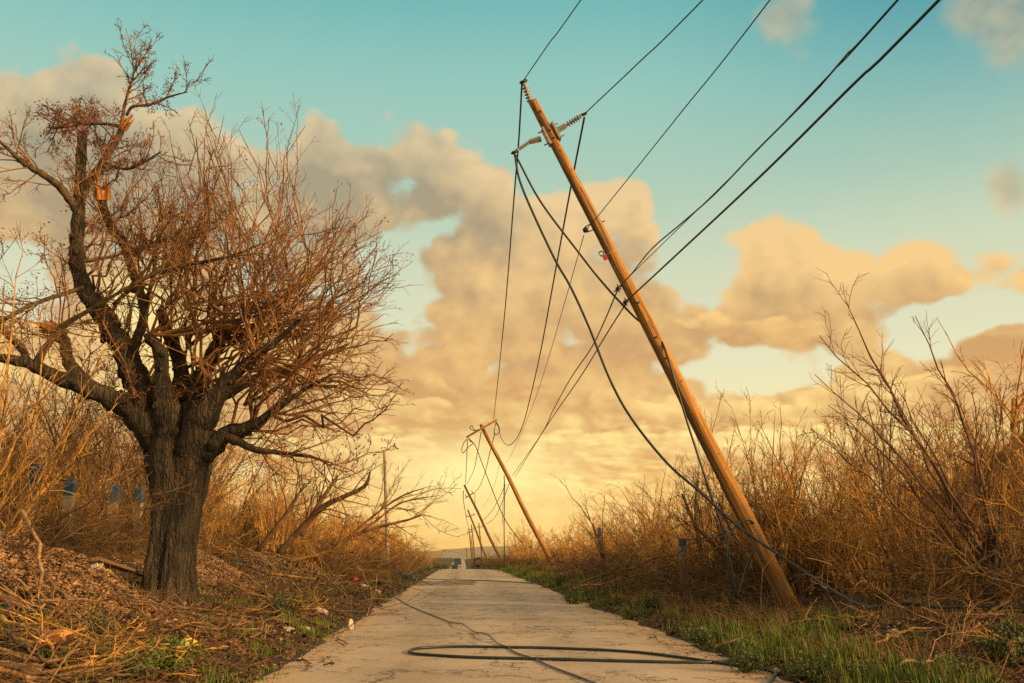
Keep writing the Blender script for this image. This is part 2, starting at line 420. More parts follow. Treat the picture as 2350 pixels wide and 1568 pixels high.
class MB:
    def __init__(s):
        s.v = []; s.q = []; s.t = []; s.n = 0; s.ng = []

    def raw(s, v, q=None, t=None):
        v = np.asarray(v, float).reshape(-1, 3)
        if q is not None and len(q): s.q.append(np.asarray(q, np.int64).reshape(-1, 4) + s.n)
        if t is not None and len(t): s.t.append(np.asarray(t, np.int64).reshape(-1, 3) + s.n)
        s.v.append(v); s.n += len(v)

    def tubes(s, P, Rr, k=3, cap=False):
        P = np.asarray(P, float); Rr = np.asarray(Rr, float)
        if P.ndim == 2: P = P[None]; Rr = Rr[None]
        N, n, _ = P.shape
        if N == 0: return
        T = unit(np.gradient(P, axis=1))
        ch = unit(P[:, -1] - P[:, 0] + 1e-6)
        ref = np.where(np.abs(ch[:, 2:3]) < 0.8, np.array([[0, 0, 1.0]]), np.array([[1.0, 0.2, 0]]))
        U = unit(np.cross(T, ref[:, None, :] + 0 * T)); V = np.cross(T, U)
        a = np.arange(k) * 2 * math.pi / k
        ver = P[:, :, None] + Rr[:, :, None, None] * (np.cos(a)[:, None] * U[:, :, None] + np.sin(a)[:, None] * V[:, :, None])
        i = np.arange(N)[:, None, None] * n * k; j = np.arange(n - 1)[None, :, None] * k; c = np.arange(k)[None, None, :]
        c2 = (c + 1) % k
        q = np.stack([i + j + c, i + j + c2, i + j + k + c2, i + j + k + c], -1).reshape(-1, 4)
        base = s.n
        s.raw(ver.reshape(-1, 3), q)
        if cap:
            for m in range(N):
                b0 = base + m * n * k
                s.ng.append(list(range(b0 + k - 1, b0 - 1, -1))); e = b0 + (n - 1) * k
                s.ng.append(list(range(e, e + k)))

    def cyl(s, p0, p1, r0, r1=None, k=12):
        s.tubes(np.array([p0, p1]), np.array([r0, r0 if r1 is None else r1]), k, True)

    def lathe(s, p0, p1, prof, k=14):
        p0 = np.array(p0, float); d = np.array(p1, float) - p0
        s.tubes(np.array([p0 + d * t + d * 1e-5 * i for i, (t, r) in enumerate(prof)]), np.array([r for t, r in prof]), k, True)

    def box(s, c, size, mtx=None):
        h = np.array(size) / 2
        v = np.array([(x, y, z) for x in (-1, 1) for y in (-1, 1) for z in (-1, 1)]) * h
        if mtx is not None: v = v @ np.array(mtx).T
        s.raw(v + np.array(c), [(0, 1, 3, 2), (4, 6, 7, 5), (0, 4, 5, 1), (2, 3, 7, 6), (0, 2, 6, 4), (1, 5, 7, 3)])

    def prism(s, poly, a0, a1, axis=1):
        """Extrude a closed outline (two coordinates) along one axis."""
        n = len(poly); v = []
        for a in (a0, a1):
            for p in poly:
                q = list(p); q.insert(axis, a); v.append(q)
        base = s.n
        s.raw(v, [(i, (i + 1) % n, n + (i + 1) % n, n + i) for i in range(n)])
        s.ng.append([base + i for i in range(n - 1, -1, -1)]); s.ng.append([base + n + i for i in range(n)])

    def build(s, name, m, parent=None, smooth=True, loc=None):
        me = bpy.data.meshes.new(name)
        v = np.concatenate(s.v) if s.v else np.zeros((0, 3))
        q = np.concatenate(s.q) if s.q else np.zeros((0, 4), np.int64); t = np.concatenate(s.t) if s.t else np.zeros((0, 3), np.int64)
        lens = [4] * len(q) + [3] * len(t) + [len(g) for g in s.ng]
        loops = np.concatenate([q.ravel(), t.ravel(), np.array([i for g in s.ng for i in g], np.int64)])
        me.vertices.add(len(v)); me.vertices.foreach_set('co', v.ravel().astype(np.float32))
        me.loops.add(len(loops)); me.loops.foreach_set('vertex_index', loops.astype(np.int32))
        me.polygons.add(len(lens)); st = np.concatenate([[0], np.cumsum(lens)[:-1]]) if lens else np.zeros(0)
        me.polygons.foreach_set('loop_start', st.astype(np.int32))
        sm = np.full(len(lens), smooth); 
        if s.ng: sm[len(lens) - len(s.ng):] = False
        me.polygons.foreach_set('use_smooth', sm)
        me.update(calc_edges=True); me.validate()
        for x in (m if isinstance(m, (list, tuple)) else [m]): me.materials.append(x)
        o = bpy.data.objects.new(name, me); COL.objects.link(o)
        if parent is not None: o.parent = parent
        if loc is not None: o.location = loc
        return o


def tag(o, label=None, cat=None, group=None, kind=None):
    for k, v in (('label', label), ('category', cat), ('group', group), ('kind', kind)):
        if v: o[k] = v
    return o


def empty(name, loc, label, cat, group=None, mtx=None):
    o = bpy.data.objects.new(name, None); COL.objects.link(o); o.empty_display_size = 0.3
    if mtx is not None: o.matrix_world = mtx
    else: o.location = loc
    return tag(o, label, cat, group)


def spline(pts, n):
    """Catmull-Rom through the given rows, resampled to n rows."""
    p = np.asarray(pts, float)
    if len(p) == 2: return p[0] + (p[1] - p[0]) * np.linspace(0, 1, n)[:, None]
    e = np.vstack([2 * p[0] - p[1], p, 2 * p[-1] - p[-2]])
    sl = np.concatenate([[0], np.cumsum(np.linalg.norm(np.diff(p[:, :3], axis=0), axis=1))])
    u = np.interp(np.linspace(0, sl[-1], n), sl, np.arange(len(p)))
    i = np.minimum(u.astype(int), len(p) - 2); t = (u - i)[:, None]
    a, b, c, d = e[i], e[i + 1], e[i + 2], e[i + 3]
    return 0.5 * (2 * b + (c - a) * t + (2 * a - 5 * b + 4 * c - d) * t ** 2 + (3 * b - a - 3 * c + d) * t ** 3)


_tab = np.random.RandomState(5).rand(64, 64)


def vn(x, y, s=1.0, o=0):
    x = np.asarray(x, float) * s + 17.3 * o; y = np.asarray(y, float) * s + 9.1 * o
    i = np.floor(x).astype(int); j = np.floor(y).astype(int); u = x - i; v = y - j
    u = u * u * (3 - 2 * u); v = v * v * (3 - 2 * v)
    g = lambda a, b: _tab[a % 64, b % 64]
    return (g(i, j) * (1 - u) + g(i + 1, j) * u) * (1 - v) + (g(i, j + 1) * (1 - u) + g(i + 1, j + 1) * u) * v - 0.5


def ss(a, b, x):
    t = np.clip((np.asarray(x, float) - a) / (b - a), 0, 1)
    return t * t * (3 - 2 * t)


# ------------------------------------------------------------------ land
HW = 2.5


def road_z(y):
    return -2.9 * ss(76, 250, y) + 1.3 * ss(255, 420, y)


def road_c(y):
    return 0.5 - 1.4 * ss(80, 110, y) - 0.6 * ss(150, 250, y)


def road_hw(y):
    return HW - 0.9 * ss(85, 110, y) + 0.9 * ss(170, 240, y)


GAUSS = [(-6.4, 12.8, 2.0, 2.0, 0.62), (-4.8, 13.4, 1.1, 1.3, 0.40), (-6.2, 24.0, 1.2, 2.2, 0.42), (-5.9, 28.5, 1.6, 1.6, -0.25), (-6.0, 33.0, 1.6, 3.5, 0.55), (-5.0, 17.8, 0.9, 1.0, 0.1),
         (2.2, 110.0, 1.5, 8.0, 0.55), (6.6, 20.2, 1.7, 2.6, -0.30), (7.0, 21.4, 0.6, 0.5, 0.14), (-5.6, 8.2, 1.5, 1.5, 0.15)]


def ground_z(x, y):
    x = np.asarray(x, float); y = np.asarray(y, float)
    u = x - road_c(y); near = 1 - ss(60, 200, y)
    s = np.abs(u) - road_hw(y) - 0.28 * vn(0 * x + np.sign(u) * 7, y, 0.9, 3) - 0.14 * vn(x * 0.3, y, 3.1, 4)
    s = s - np.where(u > 0, 0.22, 0.12)
    left = 0.20 * ss(0.0, 0.45, s) + 0.95 * ss(1.2, 6.2, s) * (0.45 + 0.55 * near)
    right = 0.05 * ss(0.0, 0.3, s) + 0.30 * ss(0.2, 4.5, s)
    h = np.where(u < 0, left, right)
    for cx, cy, sx, sy, a in GAUSS:
        h = h + a * np.exp(-((x - cx) / sx) ** 2 - ((y - cy) / sy) ** 2)
    k = ss(0.0, 1.2, s)
    h = h + k * (0.22 * vn(x, y, 0.5, 1) + 0.12 * vn(x, y, 1.6, 2) + 0.05 * vn(x, y, 5.0, 5))
    h = h + 0.025 * ss(-0.15, 0.1, s)
    h = np.where(s < 0.0, np.minimum(h, 0.012), h) - 0.05 * (1 - ss(-0.5, -0.05, s))
    return h + road_z(y)


def make_land():
    xs = np.concatenate([-np.geomspace(14, 4000, 40)[::-1], np.arange(-13.9, 13.9, 0.13), np.geomspace(14, 4000, 40)])
    ys = np.concatenate([-np.geomspace(3, 3000, 25)[::-1], np.arange(-2.5, 36, 0.14), np.arange(36, 90, 0.6), np.geomspace(90, 5000, 70)])
    X, Y = np.meshgrid(xs, ys); Z = ground_z(X, Y)
    v = np.stack([X, Y, Z], -1).reshape(-1, 3); nx, ny = len(xs), len(ys)
    i = np.arange(ny - 1)[:, None] * nx + np.arange(nx - 1)[None]
    b = MB(); b.raw(v, np.stack([i, i + 1, i + nx + 1, i + nx], -1).reshape(-1, 4))
    tag(b.build('ground', M['ground']), 'brown earth verges strewn with dead leaves and twigs', 'ground', kind='structure')
    # road
    ys = np.concatenate([np.arange(-30, 40, 0.5), np.arange(40, 90, 1.0), np.geomspace(90, 900, 120)])
    us = np.linspace(-1, 1, 13)
    Y, U = np.meshgrid(ys, us, indexing='ij'); U = U * (road_hw(Y) + 0.3)
    Z = road_z(Y) + 0.02 * (1 - (U / HW) ** 2) - 0.01 + 0.006 * vn(U, Y, 0.8, 8)
    v = np.stack([road_c(Y) + U, Y, Z], -1).reshape(-1, 3); nx, ny = len(us), len(ys)
    i = np.arange(ny - 1)[:, None] * nx + np.arange(nx - 1)[None]
    b = MB(); b.raw(v, np.stack([i, i + 1, i + nx + 1, i + nx], -1).reshape(-1, 4))
    tag(b.build('road', M['road']), 'narrow cracked asphalt road dusty at its edges', 'road', kind='structure')
    # dark repair patch
    b = MB(); ring = []
    for a, c, e, f, m in ((-2.0, 40.3, 0.35, 39.6, 14), (0.35, 39.6, 0.62, 46.5, 10), (0.62, 46.5, -2.05, 47.6, 14), (-2.05, 47.6, -2.0, 40.3, 8)):
        for k in range(m):
            t = k / m; x, y = a + (e - a) * t, c + (f - c) * t; q = float(vn(x, y, 1.7, 6)); ring.append((x + q * .5, y + q * 2.2, 0))
    n = len(ring); ring = [(x, y, rz(x, y) + .005) for x, y, _ in ring]
    c = (-0.7, 43.3, rz(-0.7, 43.3) + 0.006)
    b.raw(ring + [c], t=[(k, (k + 1) % n, n) for k in range(n)])
    tag(b.build('road_patch', M['patch']), 'dark patch of repaired asphalt on the left half of the road', 'road patch', kind='structure')
    # far hills
    b = MB(); xs = np.linspace(-2600, 2600, 140); rows = []
    for q, (dy, hf) in enumerate([(-2550, 0.0), (-2000, 0.06), (-1200, 0.2), (-600, 0.42), (0, 0.6), (150, 0.7), (330, 0.88), (520, 1.0), (900, 0.5), (1200, -0.1)]):
        hh = 17 * np.exp(-((xs - 160) / 300) ** 2) + 15 + 14 * vn(xs, 0 * xs, 0.004, 2) + 4 * vn(xs, 0 * xs + dy, 0.016, 3)
        rows.append(np.stack([xs, 3000 + dy + 0 * xs, np.where(hf < 0, -6, hf * (hh + 2.4) - 2.4)], -1))
    v = np.array(rows); nx = len(xs); i = np.arange(len(rows) - 1)[:, None] * nx + np.arange(nx - 1)[None]
    b.raw(v.reshape(-1, 3), np.stack([i, i + 1, i + nx + 1, i + nx], -1).reshape(-1, 4))
    tag(b.build('hills', M['hill']), 'low pale hills on the horizon beyond the end of the road', 'hills', kind='structure')


def rz(x, y):
    u = x - road_c(y)
    return float(road_z(y) + 0.02 * (1 - (u / HW) ** 2) - 0.01 + 0.006 * vn(u, y, 0.8, 8))


def gz(x, y):
    return float(max(ground_z(x, y), rz(x, y) if abs(x - road_c(y)) < road_hw(y) + 0.3 else -99))


make_land()

# ------------------------------------------------------------------ growth


def grow(base, d, L, n, wig, up, rng, r0, r1, curl=None):
    N = len(base); P = np.zeros((N, n, 3)); P[:, 0] = base; d = unit(d); L = np.broadcast_to(L, (N,)); stp = (L / (n - 1))[:, None]
    drift = rng.normal(0, wig * 0.6, (N, 3))
    for i in range(1, n):
        d = unit(d + rng.normal(0, wig, (N, 3)) + drift * 0.5 + np.array((0, 0, up)))
        P[:, i] = P[:, i - 1] + d * stp
    t = np.linspace(0, 1, n)[None]
    Rr = np.broadcast_to(r0, (N,))[:, None] * (1 - t) + np.broadcast_to(r1, (N,))[:, None] * t
    return P, Rr


def kids(P, Rr, m, t0, t1, ang, rng):
    N, n, _ = P.shape; idx = np.repeat(np.arange(N), m)
    t = rng.uniform(t0, t1, N * m); f = t * (n - 1); i = np.minimum(f.astype(int), n - 2); w = (f - i)[:, None]
    p = P[idx, i] * (1 - w) + P[idx, i + 1] * w; T = unit(P[idx, i + 1] - P[idx, i])
    r = Rr[idx, i] * (1 - w[:, 0]) + Rr[idx, i + 1] * w[:, 0]
    q = unit(np.cross(T, rng.normal(0, 1, (N * m, 3)))); a = rng.uniform(ang[0], ang[1], (N * m, 1))
    L = np.linalg.norm(np.diff(P, axis=1), axis=2).sum(1)[idx]
    return p, np.cos(a) * T + np.sin(a) * q, r, L * (1.05 - 0.55 * t), t


def ramify(b, P, Rr, rng, m2=9, m3=4, l2=(0.25, 0.5), l3=(0.25, 0.5), wig=0.12, up=0.03, ang=(0.35, 0.95), rmin=0.0022, k1=5, k2=3, t0=0.2, tips=None):
    b.tubes(P, Rr, k1)
    p, d, r, L, t = kids(P, Rr, m2, t0, 1.0, ang, rng)
    P2, R2 = grow(p, d, L * rng.uniform(l2[0], l2[1], len(p)), 6, wig, up, rng, np.maximum(r * 0.55, rmin * 1.5), np.full(len(p), rmin))
    b.tubes(P2, R2, k2)
    if m3:
        p, d, r, L, t = kids(P2, R2, m3, 0.15, 1.0, (0.4, 1.0), rng)
        P3, R3 = grow(p, d, L * rng.uniform(l3[0], l3[1], len(p)), 4, wig * 1.2, up * 0.5, rng, np.maximum(r * 0.6, rmin), np.full(len(p), rmin * 0.7))
        b.tubes(P3, R3, 3)
        return P2, P3
    return P2, P2


def leaflets(b, pts, size, rng, spread=0.0):
    """Many small pointed leaves, one thin kite each, scattered at the given points."""
    N = len(pts); a = unit(rng.normal(0, 1, (N, 3)) + np.array((0, 0, -0.5))); c = unit(np.cross(a, rng.normal(0, 1, (N, 3))))
    s = size * rng.uniform(0.5, 1.3, (N, 1)); p = pts + rng.normal(0, spread, (N, 3)) if spread else pts
    v = np.stack([p, p + a * s * 0.5 + c * s * 0.2, p + a * s, p + a * s * 0.5 - c * s * 0.2], 1)
    b.raw(v.reshape(-1, 3), np.arange(4 * N).reshape(-1, 4))


# ------------------------------------------------------------------ the big bare tree
TY = 17.5


def px_path(rows, Y0, n=None, k=10, rng=None, lump=0.06):
    """rows: picture x, picture y, metres nearer(-)/farther(+), width in picture units."""
    pts = []
    for x, y, dy, w in rows:
        p = at(x, y, Y0 + dy); pts.append((*p, w * (0.86 if Y0 < 19 else 0.62) * (Y0 + dy) / F / 2))
    n = n or max(6, 5 * len(rows)); s = spline(pts, n); rad = np.maximum(s[:, 3], 0.004)
    if rng is not None: rad = rad * (1 + lump * rng.normal(0, 1, n)); s[:, :3] += rng.normal(0, 0.08, (n, 3)) * rad[:, None]
    return s[:, :3], rad


def splinter_mesh(p, d, r, L, rng):
    b = MB(); d = unit(np.array(d, float))
    for i in range(9):
        o = rng.normal(0, 0.45, 3) * r; o -= d * np.dot(o, d); q = p + o
        e = q + (d + rng.normal(0, 0.16, 3)) * L * rng.uniform(0.35, 1.0)
        b.tubes(np.array([q - d * r * 0.8, q * 0.5 + e * 0.5 + rng.normal(0, 0.03, 3) * r, e]), np.array([r * 0.42, r * 0.26, r * 0.03]), 5)
    return b


def make_tree():
    rng = np.random.RandomState(11)
    base = at(385, 1372, TY)
    root = empty('bare_tree', base, 'big storm-broken bare tree with a fluted dark trunk on the left bank', 'tree')
    off = lambda P: P - base
    # trunk: fluted, flaring to the ground and swelling to the crotch
    b = MB(); n, k = 60, 72
    s = spline([(*at(383, 1425, TY), 0.62), (*at(384, 1385, TY), 0.50), (*at(386, 1350, TY), 0.43), (*at(389, 1300, TY), 0.40), (*at(396, 1240, TY), 0.375), (*at(403, 1170, TY), 0.40),
                (*at(408, 1110, TY), 0.46), (*at(408, 1060, TY), 0.52), (*at(408, 1015, TY), 0.50), (*at(408, 975, TY), 0.30)], n)
    a = np.arange(k) * 2 * math.pi / k; v = np.zeros((n, k, 3)); hh = np.linspace(0, 1, n)
    for i in range(n):
        fl = 0.12 * np.sin(a * 5 + 0.8 * math.sin(hh[i] * 5)) + 0.05 * np.sin(a * 9 + 2 + hh[i] * 3) + 0.03 * np.sin(a * 17 - hh[i] * 9) + 0.02 * rng.normal(0, 1, k)
        rr = s[i, 3] * (1 + fl * (1.15 - 0.4 * hh[i] + 1.5 * max(0, 0.12 - hh[i]) / 0.12))
        v[i] = s[i, :3] + np.stack([np.cos(a) * rr, np.sin(a) * rr * 0.85, 0 * a], -1)
    i = np.arange(n - 1)[:, None] * k + np.arange(k)[None]; j = np.arange(n - 1)[:, None] * k + ((np.arange(k) + 1) % k)[None]
    b.raw(off(v.reshape(-1, 3)), np.stack([i, j, j + k, i + k], -1).reshape(-1, 4))
    b.build('trunk', M['bark'], root)
    limbs = [
        # low left limb and its forks
        [(400, 1085, .1, 96), (365, 1005, 0, 108), (315, 950, -.2, 76), (255, 915, -.4, 56), (190, 887, -.6, 46), (125, 864, -.8, 38), (60, 832, -1, 30), (0, 822, -1.2, 26), (-90, 800, -1.5, 20)],
        [(255, 920, -.4, 46), (200, 880, -.2, 36), (160, 835, 0, 34), (150, 790, 0, 30), (137, 765, .1, 26)],
        [(80, 845, -.9, 26), (95, 815, -1, 22), (120, 775, -1, 18), (150, 745, -1.1, 16), (200, 715, -1.2, 12), (330, 640, -1.4, 8), (430, 600, -1.5, 5)],
        [(65, 838, -.9, 24), (50, 800, -1, 22), (20, 770, -1, 20), (0, 745, -1.1, 18), (-40, 700, -1.2, 16)],
        # great leader leaning left
        [(404, 1110, .12, 104), (384, 1020, .1, 128), (352, 938, .1, 88), (315, 870, .1, 68), (285, 800, .1, 60), (245, 735, 0, 54), (205, 680, -.1, 47), (180, 630, -.1, 44), (177, 560, -.1, 38),
         (180, 490, 0, 34), (184, 420, .1, 30), (186, 360, .1, 28), (190, 306, .2, 26)],
        [(180, 490, 0, 26), (155, 450, -.2, 23), (120, 415, -.4, 20), (75, 388, -.6, 17), (45, 368, -.7, 14), (22, 345, -.8, 10), (-8, 318, -.9, 7)],
        [(182, 475, 0, 22), (205, 415, .2, 20), (240, 365, .3, 19), (270, 318, .4, 19), (284, 285, .4, 20)],
        [(274, 318, .4, 11), (283, 260, .4, 10), (293, 215, .4, 8), (305, 175, .4, 6), (313, 140, .4, 4), (306, 112, .4, 2)],
        [(290, 265, .4, 9), (305, 245, .3, 9), (345, 240, .2, 8), (390, 222, .1, 6), (430, 211, 0, 3)],
        [(280, 292, .4, 10), (235, 284, .5, 9), (185, 287, .6, 8), (120, 296, .7, 4)],
        [(235, 372, .3, 9), (290, 388, .2, 8), (335, 370, .1, 7), (370, 348, 0, 4)],
        [(300, 830, .3, 30), (330, 720, .5, 26), (310, 640, .6, 25), (285, 560, .6, 25), (255, 520, .6, 26), (238, 480, .6, 27), (232, 448, .6, 26)],
        # middle stubs
        [(408, 1080, .15, 92), (408, 980, .2, 88), (420, 895, .4, 52), (412, 830, .5, 40), (390, 775, .5, 35), (375, 735, .5, 28), (366, 712, .5, 20)],
        [(402, 1070, 0, 84), (385, 965, -.3, 72), (372, 875, -.3, 44), (368, 810, -.3, 34), (340, 770, -.2, 26)],
        [(412, 1085, .1, 92), (430, 975, 0, 82), (457, 885, .2, 50), (485, 820, .3, 40), (510, 770, .3, 34), (518, 740, .3, 24)],
        [(412, 1095, 0, 92), (450, 985, -.3, 84), (500, 905, -.5, 52), (548, 850, -.6, 34), (590, 815, -.8, 24), (640, 780, -1, 15), (700, 720, -1.2, 9)],
        # low right limb
        [(408, 1125, .05, 84), (445, 1055, -.1, 84), (492, 1018, -.2, 54), (530, 990, -.3, 42), (580, 978, -.4, 34), (620, 950, -.5, 22), (690, 900, -.7, 12), (760, 860, -.9, 7)],
        [(520, 1000, -.3, 30), (580, 1030, -.6, 20), (650, 1040, -.9, 13), (720, 1050, -1.2, 8), (760, 1070, -1.4, 4)],
        [(418, 1060, .2, 80), (468, 945, .3, 52), (540, 890, .8, 32), (610, 860, 1.2, 22), (700, 830, 1.6, 13), (800, 790, 2.0, 7)],
        # long sideways boughs through the crown
        [(190, 660, -.5, 13), (130, 680, -.8, 12), (60, 705, -1, 11), (0, 740, -1.2, 10)],
        [(260, 700, -.8, 12), (330, 640, -1, 13), (420, 610, -1.1, 11), (520, 590, -1.2, 8), (600, 560, -1.3, 5)],
        [(300, 590, .6, 14), (360, 555, .6, 12), (430, 550, .7, 9), (500, 520, .8, 6)],
        [(330, 720, .5, 15), (350, 640, .4, 12), (360, 560, .4, 9), (370, 470, .4, 6)],
    ]
    lp, lr = [], []
    for rows in limbs:
        P, rad = px_path(rows, TY, rng=rng); lp.append(P); lr.append(rad)
        b = MB(); b.tubes(off(P), rad, 14 if rad[0] > 0.1 else 7, True)
        if rad[0] > 0.09:                                           # knobs and stubs of snapped shoots along the bough
            for q in range(int(4 + rad[0] * 30)):
                t = rng.randint(len(P) // 4, len(P)); d = unit(rng.normal(0, 1, 3) + np.array((0, -0.2, 0.3)))
                e = P[t] + d * rad[t] * rng.uniform(1.1, 1.9)
                b.tubes(off(np.array([P[t], P[t] * 0.4 + e * 0.6, e])), np.array([rad[t] * 0.7, rad[t] * 0.5, rad[t] * 0.16]), 6, True)
        b.build('limb', M['bark'] if rad[0] > 0.16 else M['limb'], root)
    for x, y, dx, dy, r, L in [(137, 768, -0.9, 0.5, .12, .45), (232, 446, -.1, 1, .13, .42), (284, 287, .4, .5, .08, .26), (62, 378, -.2, 1, .06, .24), (122, 758, -1, .1, .08, .5)]:
        sm = splinter_mesh(off(at(x, y, TY + 0.1)), (dx, -0.25, dy), r, L, rng)
        tag(sm.build('broken_end', M['splinter'], root), 'raw orange splintered end of a snapped limb')
    # fan of shoots: knobs on the boughs to points spread over the crown
    knobs = [(520, 745, .3), (512, 780, .3), (480, 830, .3), (548, 850, -.6), (590, 815, -.8), (500, 900, -.5), (580, 975, -.4), (530, 985, -.3), (455, 880, .2), (610, 860, 1.2), (415, 850, .5),
             (440, 900, 0), (545, 800, .6), (560, 930, .4), (620, 950, -.5), (640, 870, -.6), (375, 740, .5), (430, 800, .3), (345, 770, -.2), (690, 830, 1.6), (690, 900, -.7), (640, 780, -1), (420, 700, .2), (480, 700, 0)]
    tops = []
    for _ in range(128):
        kx, ky, kd = knobs[rng.randint(len(knobs))]
        a = R_(rng.uniform(-22, 108)) if kx > 500 else R_(rng.uniform(25, 112))
        # crown outline measured from the hub of the fan
        hub = (500, 880); th = np.array([-25, -5, 10, 25, 38, 50, 62, 72, 82, 95, 112]); ro = np.array([330, 385, 455, 492, 470, 480, 530, 610, 610, 575, 520])
        rr = np.interp(math.degrees(a), th, ro) * rng.uniform(0.68, 1.07)
        tops.append((kx, ky, kd, hub[0] + rr * math.cos(a), hub[1] - rr * math.sin(a), kd + rng.normal(0, 1.3)))
    for _ in range(26):                                             # sprouts off the leaning leader
        t = rng.uniform(0.15, 0.9); P = lp[4]; q = P[int(t * (len(P) - 1))]
        tops.append((None, q, None, *[(rng.uniform(200, 420), rng.uniform(330, 620), rng.normal(0, 1.0))][0]))
    P = []; Rr = []
    for kx, ky, kd, tx, ty, td in tops:
        p0 = ky if kx is None else at(kx, ky, TY + kd); p1 = at(tx, ty, TY + td); L = np.linalg.norm(p1 - p0)
        mid = p0 * 0.5 + p1 * 0.5 + np.array((rng.normal(0.05, 0.07) * L, rng.normal(0, .05) * L, -0.05 * L))
        s = spline([p0, mid, p1], 9); s[1:-1] += rng.normal(0, 0.036, (7, 3)) * L ** 0.7
        P.append(s); r0 = rng.uniform(0.016, 0.034); Rr.append(np.linspace(r0, 0.006, 9))
    P = np.array(P); Rr = np.array(Rr)
    b = MB()
    P2, P3 = ramify(b, off(P), Rr, rng, m2=8, m3=3, l2=(0.14, 0.34), l3=(0.25, 0.6), wig=0.12, up=0.03, ang=(0.2, 0.7), rmin=0.0040, t0=0.22)
    # finer growth from the boughs themselves
    tops_p = []
    for q, m2 in ((4, 26), (5, 16), (6, 14), (7, 22), (8, 9), (9, 26), (10, 16), (0, 14), (2, 16), (3, 8), (11, 18), (15, 14), (16, 14), (17, 16), (18, 14), (19, 12), (20, 16), (21, 14), (22, 14), (1, 6), (12, 8)):
        L = np.linalg.norm(np.diff(lp[q], axis=0), axis=1).sum()
        p, d, r, _, t = kids(off(lp[q])[None], lr[q][None], m2, 0.2, 1.0, (0.4, 1.2), rng)
        Q, S = grow(p, d, rng.uniform(0.7, 1.7, len(p)) * (0.5 if q in (7, 8, 9, 10) else 0.8 if q in (5, 6, 4) else 1.0), 7, 0.17, 0.03, rng, np.minimum(r * 0.6, 0.014), 0.005)
        a2, a3 = ramify(b, Q, S, rng, m2=6, m3=4, l2=(0.3, 0.6), l3=(0.3, 0.7), wig=0.18, up=0.02, rmin=0.004, k1=4)
        tops_p.append(a3[:, -1])
    tw = b.build('twigs', M['twig_red'], root)
    b = MB()
    ends = np.concatenate([P3[:, -1], P3[:, 2]] + tops_p + tops_p); keep = vn(ends[:, 0], ends[:, 2], 1.4, 7) + rng.normal(0, 0.14, len(ends)) > 0.20
    leaflets(b, np.repeat(ends[keep], 2, axis=0), 0.055, rng, 0.03)
    b.build('seed_pods', M['pod'], root)
    return root


make_tree()

# ------------------------------------------------------------------ scrub: bare shrubs of a few kinds, copied


